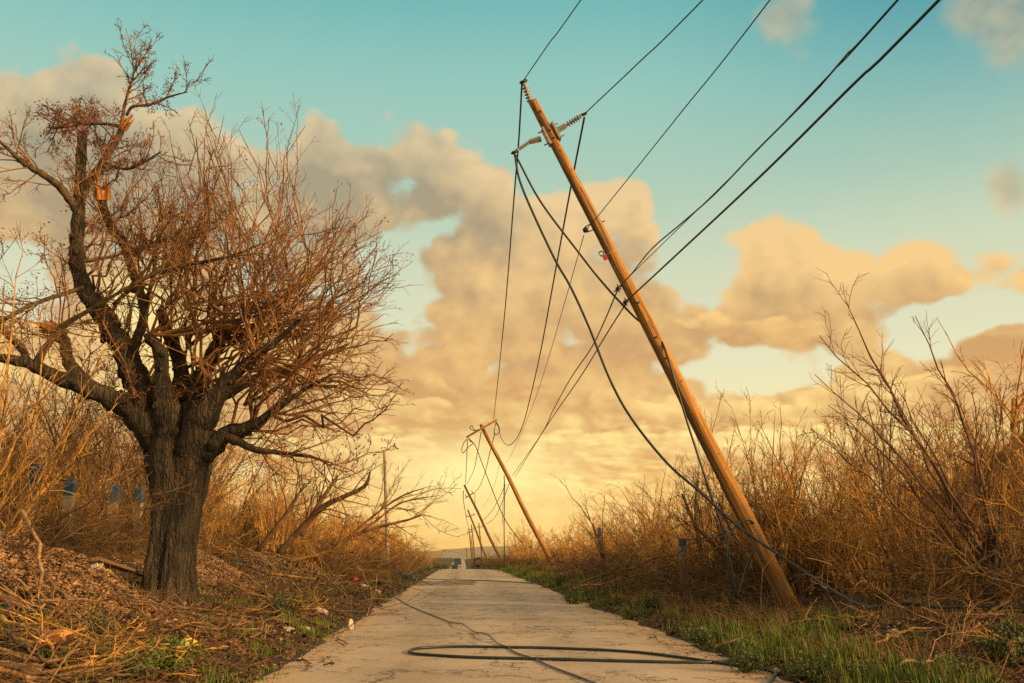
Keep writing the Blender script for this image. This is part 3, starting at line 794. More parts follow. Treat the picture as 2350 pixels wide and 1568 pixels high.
def shrub(kind, seed):
    rng = np.random.RandomState(seed); b = MB()
    if kind == 'whip':          # slim upright rods
        n = rng.randint(9, 13); base = np.concatenate([rng.normal(0, 0.28, (n, 2)), np.full((n, 1), -0.15)], 1)
        d = np.concatenate([rng.normal(0, 0.24, (n, 2)), np.ones((n, 1))], 1)
        P, Rr = grow(base, d, rng.uniform(2.0, 4.4, n), 9, 0.06, 0.03, rng, rng.uniform(0.014, 0.032, n), 0.005)
        ramify(b, P, Rr, rng, 10, 3, (0.14, 0.38), (0.3, 0.7), 0.12, 0.06, (0.25, 0.7), 0.0044, t0=0.2)
    elif kind == 'spread':      # wide crooked bush
        n = rng.randint(8, 11); base = np.concatenate([rng.normal(0, 0.2, (n, 2)), np.full((n, 1), -0.15)], 1)
        d = np.concatenate([rng.normal(0, 0.62, (n, 2)), np.ones((n, 1))], 1)
        P, Rr = grow(base, d, rng.uniform(1.6, 3.3, n), 8, 0.14, 0.02, rng, rng.uniform(0.016, 0.036, n), 0.006)
        ramify(b, P, Rr, rng, 10, 4, (0.2, 0.48), (0.3, 0.7), 0.18, 0.02, (0.4, 1.1), 0.0038, t0=0.12)
    elif kind == 'swept':       # all stems bent over to the left by the wind
        n = rng.randint(9, 12); base = np.concatenate([rng.normal(0, 0.3, (n, 2)), np.full((n, 1), -0.15)], 1)
        d = np.stack([rng.normal(-0.75, 0.25, n), rng.normal(0, 0.3, n), np.ones(n)], 1)
        P, Rr = grow(base, d, rng.uniform(2.0, 3.8, n), 9, 0.08, 0.0, rng, rng.uniform(0.016, 0.034, n), 0.005)
        ramify(b, P, Rr, rng, 11, 3, (0.16, 0.4), (0.3, 0.7), 0.14, 0.03, (0.3, 0.9), 0.0038, t0=0.15)
    elif kind == 'tangle':      # low heap of snapped, criss-crossing stems
        n = 42; base = np.concatenate([rng.normal(0, 0.75, (n, 2)), rng.uniform(-0.1, 0.45, (n, 1))], 1)
        d = np.concatenate([rng.normal(0, 1, (n, 2)), rng.uniform(-0.1, 0.75, (n, 1))], 1)
        P, Rr = grow(base, d, rng.uniform(0.7, 2.2, n), 7, 0.13, -0.03, rng, rng.uniform(0.007, 0.017, n), 0.004)
        ramify(b, P, Rr, rng, 7, 3, (0.2, 0.5), (0.3, 0.7), 0.16, 0.0, (0.3, 1.0), 0.0034, t0=0.1)
    elif kind == 'snapped':     # stout stems broken off short, with thin regrowth
        n = rng.randint(3, 5); base = np.concatenate([rng.normal(0, 0.25, (n, 2)), np.full((n, 1), -0.2)], 1)
        d = np.concatenate([rng.normal(0, 0.3, (n, 2)), np.ones((n, 1))], 1)
        P, Rr = grow(base, d, rng.uniform(1.6, 3.0, n), 8, 0.07, 0.0, rng, rng.uniform(0.05, 0.08, n), 0.03)
        b.tubes(P, Rr, 7, True)
        p, dd, r, L, t = kids(P, Rr, 7, 0.3, 1.0, (0.4, 1.0), rng)
        Q, S = grow(p, dd, rng.uniform(0.8, 1.9, len(p)), 7, 0.14, 0.03, rng, 0.014, 0.005)
        ramify(b, Q, S, rng, 6, 3, (0.25, 0.5), (0.3, 0.7), 0.15, 0.03, rmin=0.0038)
    elif kind == 'rods':        # tall close-set trunks of a starved thicket
        n = 7; base = np.concatenate([rng.normal(0, 0.6, (n, 2)), np.full((n, 1), -0.2)], 1)
        d = np.concatenate([rng.normal(0, 0.2, (n, 2)), np.ones((n, 1))], 1)
        P, Rr = grow(base, d, rng.uniform(3.2, 5.6, n), 10, 0.09, 0.02, rng, rng.uniform(0.03, 0.06, n), 0.010)
        b.tubes(P, Rr, 6)
        p, dd, r, L, t = kids(P, Rr, 6, 0.35, 1.0, (0.3, 0.9), rng)
        Q, S = grow(p, dd, rng.uniform(0.8, 2.0, len(p)), 7, 0.14, 0.03, rng, np.minimum(r * 0.6, 0.018), 0.006)
        ramify(b, Q, S, rng, 6, 2, (0.25, 0.5), (0.3, 0.7), 0.15, 0.03, rmin=0.0044)
    elif kind == 'low':         # knee-high dry brush
        n = 34; base = np.concatenate([rng.normal(0, 0.4, (n, 2)), np.full((n, 1), -0.08)], 1)
        d = np.concatenate([rng.normal(0, 0.75, (n, 2)), np.ones((n, 1))], 1)
        P, Rr = grow(base, d, rng.uniform(0.5, 1.25, n), 6, 0.13, -0.02, rng, 0.008, 0.0035)
        ramify(b, P, Rr, rng, 6, 3, (0.25, 0.5), (0.3, 0.7), 0.15, 0.0, rmin=0.003, t0=0.15)
    return b


KIND_M = {'whip': 'twig_tan', 'spread': 'twig_gold', 'swept': 'twig_tan', 'tangle': 'brush', 'snapped': 'twig_dark', 'rods': 'twig_dark', 'low': 'brush'}
PROTO = {}
used = {}


def place(kind, x, y, rot, sc, label, cat, group, tilt=(0, 0)):
    rg = random.random()
    key = (kind, int(rg * 4))
    if key not in PROTO:
        nm = {'tangle': 'brush_heap', 'low': 'low_brush'}.get(kind, 'bare_shrub')
        o = shrub(kind, 100 + 17 * len(PROTO)).build(nm, M[KIND_M[kind]]); PROTO[key] = o
    else:
        o = PROTO[key].copy(); COL.objects.link(o)
    o.location = (x, y, gz(x, y)); o.rotation_euler = (tilt[0], tilt[1], rot); o.scale = (sc, sc, sc * random.uniform(0.9, 1.12))
    tag(o, label, cat, group)
    return o


WORD = {'rods': 'tall close-stemmed bare shrub', 'whip': 'slim upright bare shrub', 'spread': 'wide crooked bare shrub', 'swept': 'wind-bent bare shrub', 'snapped': 'stout snapped bare shrub',
        'tangle': 'heap of criss-crossing snapped brushwood', 'low': 'knee-high dry brush clump'}


def make_scrub():
    random.seed(4); rng = np.random.RandomState(8)
    spots = []

    def spot(k, X, Y, sc, right):
        if right: where = 'in the near thicket right of the leaning pole' if Y < 21 and X > 8 else ('right of the road past the leaning pole' if Y < 60 else 'far down the right side of the road')
        else: where = 'in front of the big tree at the left edge' if Y < 17 else ('behind the fence posts left of the road' if Y < 36 else ('left of the road beyond the big tree' if Y < 75 else 'far down the left side of the road'))
        rot = rng.uniform(-0.5, 0.5) if k == 'swept' else rng.uniform(0, 6.28)
        spots.append((sc / Y, k, X, Y, rot, sc, f'{WORD[k]} {where}', 'bare shrubs right of the road' if right else 'bare shrubs left of the road'))

    n = 0
    while n < 250:
        Y = 11.0 * math.exp(rng.uniform(0, 1) ** 0.9 * math.log(150 / 11.0)); X = 7.4 + rng.exponential(5.0 + Y * 0.05) + (1.2 if Y < 17 else 0)
        if X > 0.52 * Y + 4 or (Y < 21.5 and X < 0.42 * Y): continue
        if Y > 85: X -= 2.6
        k = rng.choice(['whip', 'whip', 'swept', 'spread', 'snapped'])
        if k == 'snapped' and rng.rand() < 0.6: continue
        spot(k, X, Y, rng.uniform(0.8, 1.2) * (0.86 if Y < 22 else 1), True); n += 1
    for _ in range(14):
        Y = rng.uniform(17, 28); spot(rng.choice(['whip', 'swept', 'spread']), rng.uniform(8.8, 0.52 * Y + 2), Y, rng.uniform(0.9, 1.15), True)
    for _ in range(45):
        Y = rng.uniform(29, 46); spot(rng.choice(['whip', 'spread']), -rng.uniform(0.25 * Y, 0.55 * Y), Y, rng.uniform(0.95, 1.25), False)
    n = 0
    while n < 260:
        Y = 22 * math.exp(rng.uniform(0, 1) * math.log(160 / 22)); X = -((7.1 if Y < 32 else 5.9) + rng.exponential(4.5 + Y * 0.03)) if Y < 40 else -(5.2 + rng.exponential(5.0))
        if Y > 85: X -= 2.0
        if X < -0.55 * Y - 3 or (Y < 29 and X > -0.46 * Y + 2 and X < -0.27 * Y and -X / Y > 0.28): continue
        k = rng.choice(['whip', 'whip', 'spread', 'spread', 'snapped'])
        if k == 'snapped' and rng.rand() < 0.5: continue
        spot(k, X, Y, rng.uniform(0.75, 1.1) * (0.85 if Y > 36 else 1), False); n += 1
    for _ in range(34):
        Y = rng.uniform(24, 44); spot('rods', -rng.uniform(max(7.4, 0.21 * Y), 0.5 * Y + 2), Y, rng.uniform(0.8, 1.15), False)
    for _ in range(12):
        Y = rng.uniform(20, 36); spot('rods', rng.uniform(max(8.5, .42 * Y), 0.55 * Y + 2), Y, rng.uniform(0.65, 0.95), True)
    for _ in range(46):
        Y = rng.uniform(32, 78); spot(rng.choice(['whip', 'spread']), -rng.uniform(4.7, 8.5), Y, rng.uniform(0.55, 0.85), False)
    for X, Y, sc in ((-8.6, 15.6, .9), (-9.4, 17.5, 1.1), (-8.8, 16.4, .8), (-8.0, 17.0, .7)): spot('whip' if X > -8 else 'spread', X, Y, sc, False)
    spots.sort(key=lambda q: -q[0])
    for _, k, X, Y, rot, sc, lab, grp in spots[:290]: place(k, X, Y, rot, sc, lab, 'shrub', grp)
    far = MB(); r2 = np.random.RandomState(91)
    for _, k, X, Y, rot, sc, lab, grp in spots[290:]:
        m = 9; base = np.concatenate([r2.normal(0, .3, (m, 2)), np.full((m, 1), -.15)], 1) + (X, Y, gz(X, Y)); d = np.concatenate([r2.normal(0, .4, (m, 2)), np.ones((m, 1))], 1)
        P, Rr = grow(base, d, sc * r2.uniform(1.6, 3.6, m), 7, .09, .02, r2, .02, .008); ramify(far, P, Rr, r2, 11, 3, (.15, .4), (.3, .7), .15, .03, rmin=.008, k1=4)
    tag(far.build('distant_scrub', M['twig_tan']), 'mass of bare scrub lining the far road on both sides', 'scrub', kind='stuff')
    # brush heaps in front of both thickets
    for i in range(85):
        Y = 11 * math.exp(rng.uniform(0, 1) * math.log(120 / 11)); X = rng.uniform(5.6, 8.8) + (1.6 if Y < 15 else 0)
        if Y < 21.5 and X < 0.40 * Y + 0.4: continue
        if Y > 85: X -= 2.4
        place('tangle' if rng.rand() < 0.65 else 'low', X, Y, rng.uniform(0, 6.28), rng.uniform(0.65, 1.15), 'tangled heap of dry brushwood along the foot of the right thicket', 'brush', 'dry brush right of the road')
    for i in range(70):
        Y = 19 * math.exp(rng.uniform(0, 1) * math.log(130 / 19)); X = -rng.uniform(7.1, 9.8) if Y < 34 else -rng.uniform(3.6, 7.0)
        if Y > 85: X -= 2.0
        place('tangle' if rng.rand() < 0.6 else 'low', X, Y, rng.uniform(0, 6.28), rng.uniform(0.65, 1.15), 'tangled heap of dry brushwood along the foot of the left thicket', 'brush', 'dry brush left of the road')


make_scrub()
for _x, _y, _s in ((-3.0, 84, .7), (-2.6, 90, .62), (-2.5, 95, .66), (-2.3, 100, .6), (-2.6, 106, .7), (-2.2, 111, .62), (-2.9, 88, .8), (-3.4, 98, .9), (-3.2, 104, .9)):
    place('spread', _x - .9, _y, random.uniform(0, 6), _s, 'crooked bare bush crowding the left edge of the road at the crest', 'shrub', 'bushes crowding the crest on the left')
for _x, _y, _s in ((1.9, 108, .75), (1.5, 112, .6), (2.4, 111, .9), (1.3, 118, .7), (2.2, 117, .9), (1.8, 124, .9), (3.0, 114, 1.0), (3.3, 106, .9), (2.7, 104, .7)):
    place('low', _x, _y, random.uniform(0, 6), _s, 'dry brush clump around the tyre at the crest', 'brush', 'brush round the tyre')
for _x, _y, _s in ((-3.55, 41.5, .8), (-3.1, 39.5, .6), (-4.2, 40.5, .9), (-3.9, 38.0, .7), (-5.0, 42.0, 1.0), (-3.3, 44.5, .6)):
    place('tangle' if _s > .65 else 'low', _x, _y, random.uniform(0, 6), _s, 'tangled heap of dry brushwood hiding the foot of the upright post', 'brush', 'brush by the upright post')


def fan_shrub(name, base_px, Y, tips, m, label, cat, r0=0.03, seed=1, m2=12, m3=4, parts=None):
    """A bare shrub or sapling whose main stems end where the photograph shows them."""
    rng = np.random.RandomState(seed); b0 = at(*base_px, Y); b0 = np.array((b0[0], b0[1], min(b0[2], gz(b0[0], b0[1]))))
    P = []; Rr = []
    for x, y, dy, f in tips:
        p1 = at(x, y, Y + dy); L = np.linalg.norm(p1 - b0); o = rng.normal(0, 0.12, 3); o[2] = 0
        s = spline([b0 + o, b0 + o + (p1 - b0) * 0.5 + np.array((rng.normal(0, 0.04) * L, 0, 0.07 * L)), p1], 11); s[1:-1] += rng.normal(0, 0.012, (9, 3)) * L ** 0.6
        P.append(s - b0); Rr.append(np.linspace(r0 * f, 0.006, 11))
    b = MB(); ramify(b, np.array(P), np.array(Rr), rng, m2, m3, (0.10, 0.26), (0.3, 0.7), 0.11, 0.02, (0.35, 0.9), 0.0038, t0=0.18)
    return tag(b.build(name, m, loc=b0), label, cat)


def make_hand_shrubs():
    fan_shrub('bare_sapling', (2300, 1330), 15.0, [(1940, 690, .5, 1.4), (1880, 770, -.5, 1), (1990, 800, 1, 1), (2100, 725, 0, 1.3), (2160, 830, -1, 1), (1870, 860, .8, 1), (2310, 885, .3, 1), (2230, 900, -.4, 1),
              (1860, 985, -.6, .9), (1900, 930, .6, 1), (2050, 880, 1.2, 1)], M['twig_dark'], 'tall bare sapling at the right edge with long stems swept up to the left', 'sapling', 0.034, 3, 16)
    fan_shrub('bare_sapling', (1790, 1330), 23.0, [(1830, 990, .5, 1.3), (1880, 990, -.5, 1.5), (1790, 930, 0, .9), (1750, 1010, 1, .9), (1930, 960, .5, .9)], M['twig_tan'], 'bare forked sapling just right of the leaning pole', 'sapling', 0.05, 5)
    fan_shrub('bare_sapling', (1640, 1310), 27.0, [(1655, 905, 0, 1), (1600, 1040, 1, .8), (1560, 1045, -1, .8), (1690, 960, .4, .9)], M['twig_tan'], 'slim bare sapling rising behind the leaning pole', 'sapling', 0.03, 6)
    fan_shrub('bare_sapling', (1395, 1290), 36.0, [(1282, 1098, 0, 1), (1340, 1130, 1, .8), (1388, 1130, -1, .8), (1310, 1180, .4, .6)], M['twig_dark'], 'dark forked sapling above the brush between the first two poles', 'sapling', 0.04, 7, 6, 3)
    fan_shrub('bare_sapling', (1500, 1290), 34.0, [(1480, 1090, 0, 1), (1505, 1130, 1, .8), (1545, 1110, -1, 1), (1530, 1060, -1, 1)], M['twig_tan'], 'slim bare sapling at mid distance left of the leaning pole', 'sapling', 0.035, 8, 8, 3)
    fan_shrub('bare_sapling', (-60, 1330), 13.5, [(55, 570, .4, 1.3), (10, 640, -.3, 1.1), (140, 840, .8, 1), (240, 800, -.6, 1.1), (90, 700, 0, .9), (-40, 600, .3, 1), (270, 925, .5, .9), (180, 960, -.7, 1), (20, 860, -.9, .9)],
              M['twig_tan'], 'bare sapling at the left edge leaning in front of the big tree', 'sapling', 0.026, 9, 14, 3)
    fan_shrub('bare_sapling', (-30, 1340), 12.5, [(330, 1060, .5, 1), (250, 1120, -.4, 1), (380, 1150, .4, .9), (170, 1000, .4, 1), (120, 1080, -.6, 1), (440, 1110, .2, .8)],
              M['twig_dark'], 'low arching bare sapling in the bottom left reaching across to the trunk', 'sapling', 0.015, 10, 16, 3)
    # stout snapped limbs lying over the left scrub
    rng = np.random.RandomState(21)
    for rows, Y, lab in [([(640, 1270, 0, 26), (700, 1205, 0, 24), (740, 1165, -.2, 22), (800, 1135, -.4, 18), (838, 1115, -.5, 14), (850, 1082, -.6, 6)], 27, 'dark crooked dead bough propped up in the left scrub'),
                         ([(690, 1230, 0, 20), (730, 1160, .2, 17), (775, 1092, .3, 11)], 28, 'dark snapped dead stem standing straight in the left scrub'),
                         ([(590, 1265, 0, 20), (650, 1190, .2, 16), (700, 1110, .3, 8)], 29, 'dark dead limb leaning right behind the big tree'),
                         ([(660, 1290, 0, 13), (760, 1262, -.3, 11), (850, 1190, -.5, 9), (920, 1140, -.8, 6), (990, 1115, -1, 2)], 30, 'long thin fallen bough rising toward the upright post'),
                         ([(720, 1285, 0, 12), (830, 1220, -.3, 9), (920, 1155, -.5, 6), (1010, 1137, -.8, 2)], 32, 'thin fallen bough arching past the upright post'),
                         ([(760, 1250, 0, 14), (850, 1215, -.3, 12), (930, 1195, -.5, 8), (975, 1180, -.8, 4)], 35, 'fallen limb lying low beside the upright post'),
                         ([(2200, 1165, 0, 38), (2260, 1095, -.2, 34), (2320, 1030, -.4, 30), (2380, 985, -.6, 26)], 17, 'pale leaning trunk behind the right thicket'),
                         ([(2330, 1040, 0, 18), (2326, 980, 0, 15), (2326, 915, 0, 12)], 17.2, 'broken pale upright stub at the right edge'),
                         ([(2262, 1410, 0, 62), (2266, 1370, 0, 50), (2270, 1330, .02, 46), (2272, 1300, .05, 44), (2280, 1272, .05, 40)], 14.6, 'dark rotten snapped stump in the right thicket')]:
        P, rad = px_path(rows, Y, rng=rng, k=8); b0 = P[0].copy(); b = MB(); b.tubes(P - b0, rad, 9, True)
        dark = 'dark' in lab or 'black' in lab
        Q = P[None] - b0; S = rad[None]
        if 'stump' not in lab and 'trunk' not in lab:
            p, d, r, L, t = kids(Q, S, 9, 0.25, 1.0, (0.4, 1.1), rng)
            G, H = grow(p, d, rng.uniform(0.6, 2.2, len(p)), 7, 0.12, 0.02, rng, np.minimum(r * 0.5, 0.02), 0.006); ramify(b, G, H, rng, 5, 3, (0.25, 0.5), (0.3, 0.6), 0.14, 0.02, rmin=0.005)
        elif 'stump' in lab:
            top = P[-1] - b0
            for q in range(16):                                     # jagged torn wood round the break
                o = rng.normal(0, 0.07, 3); o[2] = 0; e = top + o * 1.3 + np.array((rng.normal(0, .07), rng.normal(0, .05), rng.uniform(.08, .45)))
                b.tubes(np.array([top + o - (0, 0, .2), (top + o) * .4 + e * .6, e]), np.array([.05, .03, .004]), 5)
            for q in range(5):                                      # split slabs and root humps
                t = rng.randint(0, len(P) - 2); e = P[t] - b0; d = unit(rng.normal(0, 1, 3) * (1, 1, .3)); b.tubes(np.array([e, e + d * .2, e + d * .3 - (0, 0, .12)]), np.array([.09, .06, .012]), 6)
        tag(b.build('dead_stump' if 'stump' in lab else 'dead_limb', M['char'] if 'stump' in lab else M['twig_dark'] if dark else M['twig_tan'], loc=b0), lab, 'stump' if 'stump' in lab else 'dead limb')


make_hand_shrubs()


# ------------------------------------------------------------------ fallen branches on the banks
def fallen(pts, r, seed, label, m='twig_tan', nk=10, group=None, lk=(0.3, 1.0)):
    rng = np.random.RandomState(seed); s = spline(pts, 12); L = np.linalg.norm(np.diff(s, axis=0), axis=1).sum(); s[1:-1] += rng.normal(0, 0.012, (10, 3)) * L ** 0.5
    b0 = s[0].copy(); P = (s - b0)[None]; Rr = np.linspace(r, r * 0.35, 12)[None]; b = MB(); b.tubes(P, Rr, 7, True)
    if nk:
        p, d, rr, L2, t = kids(P, Rr, nk, 0.2, 1.0, (0.35, 1.0), rng); d[:, 2] = np.abs(d[:, 2]) * 0.6
        G, H = grow(p, d, rng.uniform(lk[0], lk[1], len(p)) * (0.5 + 0.25 * L), 6, 0.15, -0.03, rng, np.minimum(rr * 0.6, 0.014), 0.004)
        ramify(b, G, H, rng, 3, 1, (0.25, 0.55), (0.3, 0.6), 0.16, 0.0, rmin=0.003, k1=4)
    return tag(b.build('fallen_branch', M[m], loc=b0), label, 'fallen branch', group)


def on_ground(px, py, lift=0.03):
    """Where a picture position meets the land."""
    d = ray(px, py); t = np.linspace(3, 140, 3000) / F; p = EYE + d[None] * t[:, None] * 1.0
    z = np.maximum(ground_z(p[:, 0], p[:, 1]), np.where(np.abs(p[:, 0] - road_c(p[:, 1])) < road_hw(p[:, 1]) + 0.3, road_z(p[:, 1]) + 0.01, -99))
    k = np.argmax(p[:, 2] < z)
    q = p[k]; q[2] = gz(q[0], q[1]) + lift
    return q


def make_fallen():
    G = on_ground
    spec = [([(0, 1440), (70, 1470), (130, 1520), (170, 1568)], .03, 'thick bent branch lying in the bottom left corner'),
            ([(0, 1395), (60, 1425), (100, 1455), (200, 1500), (290, 1545)], .028, 'long pale branch lying over the orange cardboard'),
            ([(95, 1440), (150, 1475), (210, 1520), (330, 1500)], .016, 'forked thin branch beside the orange cardboard'),
            ([(100, 1400), (160, 1425), (220, 1475), (290, 1530)], .024, 'brown branch lying down the slope below the gravel mound'),
            ([(110, 1415), (190, 1450), (240, 1490), (300, 1500)], .026, 'twin-stemmed branch lying along the foot of the gravel mound'),
            ([(40, 1270), (75, 1300), (85, 1400), (90, 1480)], .028, 'pale crooked branch hanging over the gravel mound'),
            ([(50, 1360), (75, 1395), (85, 1450)], .02, 'short pale branch standing on the mound edge'),
            ([(300, 1440), (330, 1480), (355, 1530)], .018, 'short forked stick standing at the middle of the left bank'),
            ([(600, 1370), (680, 1420), (760, 1450), (800, 1480)], .022, 'branch lying down the bank right of the big trunk'),
            ([(560, 1330), (640, 1390), (700, 1430)], .02, 'twiggy branch sliding down the bank behind the trunk'),
            ([(740, 1330), (800, 1380), (850, 1398), (900, 1402)], .03, 'long branch reaching from the bank onto the road'),
            ([(690, 1400), (800, 1412), (870, 1404), (938, 1405)], .014, 'thin bare stick lying on the left edge of the road'),
            ([(620, 1325), (720, 1330), (860, 1320), (950, 1322)], .03, 'long fallen trunk lying level along the left bank'),
            ([(700, 1300), (800, 1312), (880, 1300)], .025, 'fallen limb lying along the top of the left bank'),
            ([(1340, 1335), (1440, 1305), (1560, 1265), (1690, 1215)], .035, 'long fallen bough sloping up through the brush left of the leaning pole'),
            ([(1330, 1345), (1430, 1330), (1560, 1290), (1690, 1240)], .03, 'fallen bough lying in the brush left of the leaning pole'),
            ([(1640, 1500), (1730, 1460), (1750, 1400), (1770, 1370)], .017, 'bent root-like branch at the road edge below the pole'),
            ([(1820, 1330), (1900, 1400), (1980, 1480)], .018, 'branch leaning in the grass right of the pole foot'),
            ([(2010, 1500), (2100, 1460), (2240, 1440)], .02, 'branch lying in the grass under the right thicket'),
            ([(2060, 1560), (2180, 1520), (2300, 1505)], .014, 'branch lying in the bottom right corner'),
            ([(2140, 1420), (2230, 1480), (2330, 1500)], .02, 'crooked branch in the grass near the right edge')]
    for i, (pp, r, lab) in enumerate(spec):
        Ls = np.linspace(0.10, 0.02, len(pp)) if 'hanging' not in lab and 'sloping' not in lab else np.linspace(0.5, 0.05, len(pp))
        pts = [G(x, y, l) for (x, y), l in zip(pp, Ls)]
        if 'sloping' in lab or 'lying in the brush' in lab:
            y0 = pts[0][1]; pts = [at(x, y, min(y0, 30) - 2.0 * q) for q, (x, y) in enumerate(pp)]
        fallen(pts, r, 300 + i, lab, 'twig_gold' if i % 3 == 0 else 'litter_wood', 3 if 'stick' in lab else 7)
    # the many smaller ones heaped on the left bank
    rng = np.random.RandomState(77)
    for i in range(70):
        x, y = rng.uniform(-20, 420), rng.uniform(1370, 1585)
        if rng.rand() < 0.3: x, y = rng.uniform(420, 780), rng.uniform(1320, 1480) * 1.0
        p = G(x, y, 0.05); a = rng.uniform(-0.9, 0.9) + (math.pi if rng.rand() < .4 else 0); L = rng.uniform(0.6, 1.8)
        if abs(p[0] - 0.5) < 2.9 or p[1] > 30: continue
        pts = []
        for q in (0, 0.5, 1.0):
            X, Y = p[0] + L * q * math.cos(a), p[1] - L * q * math.sin(a) * 0.6
            if X > -2.3: X = -2.3
            pts.append((X, Y, gz(X, Y) + 0.04 + 0.22 * q * rng.rand()))
        fallen(pts, rng.uniform(0.010, 0.026), 500 + i, 'small twiggy branch in the litter of the left bank', rng.choice(['litter_wood', 'litter_wood', 'twig_dark', 'twig_tan']), 5, 'small branches strewn over the left bank', (0.25, 0.6))
    for i in range(34):
        Y = 8.5 * math.exp(rng.rand() * math.log(40 / 8.5)); X = rng.uniform(4.2, 7.5) + (1.0 if Y < 12 else 0); a = rng.uniform(0, 6.28); L = rng.uniform(0.7, 2.0)
        pts = []
        for q in (0, 0.5, 1.0):
            x, y = max(3.3, X + L * q * math.cos(a)), Y + L * q * math.sin(a); pts.append((x, y, gz(x, y) + 0.04 + 0.25 * q * rng.rand()))
        fallen(pts, rng.uniform(0.008, 0.018), 700 + i, 'small twiggy branch in the grass of the right verge', rng.choice(['litter_wood', 'twig_dark', 'twig_tan']), 5, 'small branches strewn over the right verge', (0.25, 0.6))


make_fallen()

# ------------------------------------------------------------------ utility poles
NP_Y = 21.0                                         # how far down the road the near pole stands


def axis_matrix(p0, p1):
    z = unit(np.array(p1) - np.array(p0)); x = unit(np.cross(np.array((0, 1.0, 0)), z)); y = np.cross(z, x)
    m = Matrix.Identity(4)
    for c, v in enumerate((x, y, z)):
        for r in range(3): m[r][c] = v[r]
    for r in range(3): m[r][3] = p0[r]
    return m


def insulator(parent, p0, p1, sheds, r=0.075):
    b = MB(); prof = [(0, 0.035), (0.12, 0.032)]
    for i in range(sheds):
        t = 0.16 + 0.62 * i / (sheds - 1) if sheds > 1 else 0.5
        prof += [(t - 0.035, 0.03), (t, r), (t + 0.03, 0.03)]
    prof += [(0.86, 0.03), (0.90, 0.045), (1.0, 0.045)]
    b.lathe(p0, p1, prof, 12)
    o = b.build('insulator', M['porcelain'], parent)
    c = MB(); d = unit(np.array(p1) - np.array(p0)); p1 = np.array(p1)
    c.cyl(p1 - d * 0.03, p1 + d * 0.07, 0.035, 0.03, 8); c.box(p1 + d * 0.05, (0.16, 0.07, 0.05)); c.cyl(p1 + d * 0.05 + np.array((-.1, 0, 0)), p1 + d * 0.05 + np.array((.1, 0, 0)), 0.018, None, 6)
    c.build('clamp', M['dark_metal'], o)
    return o


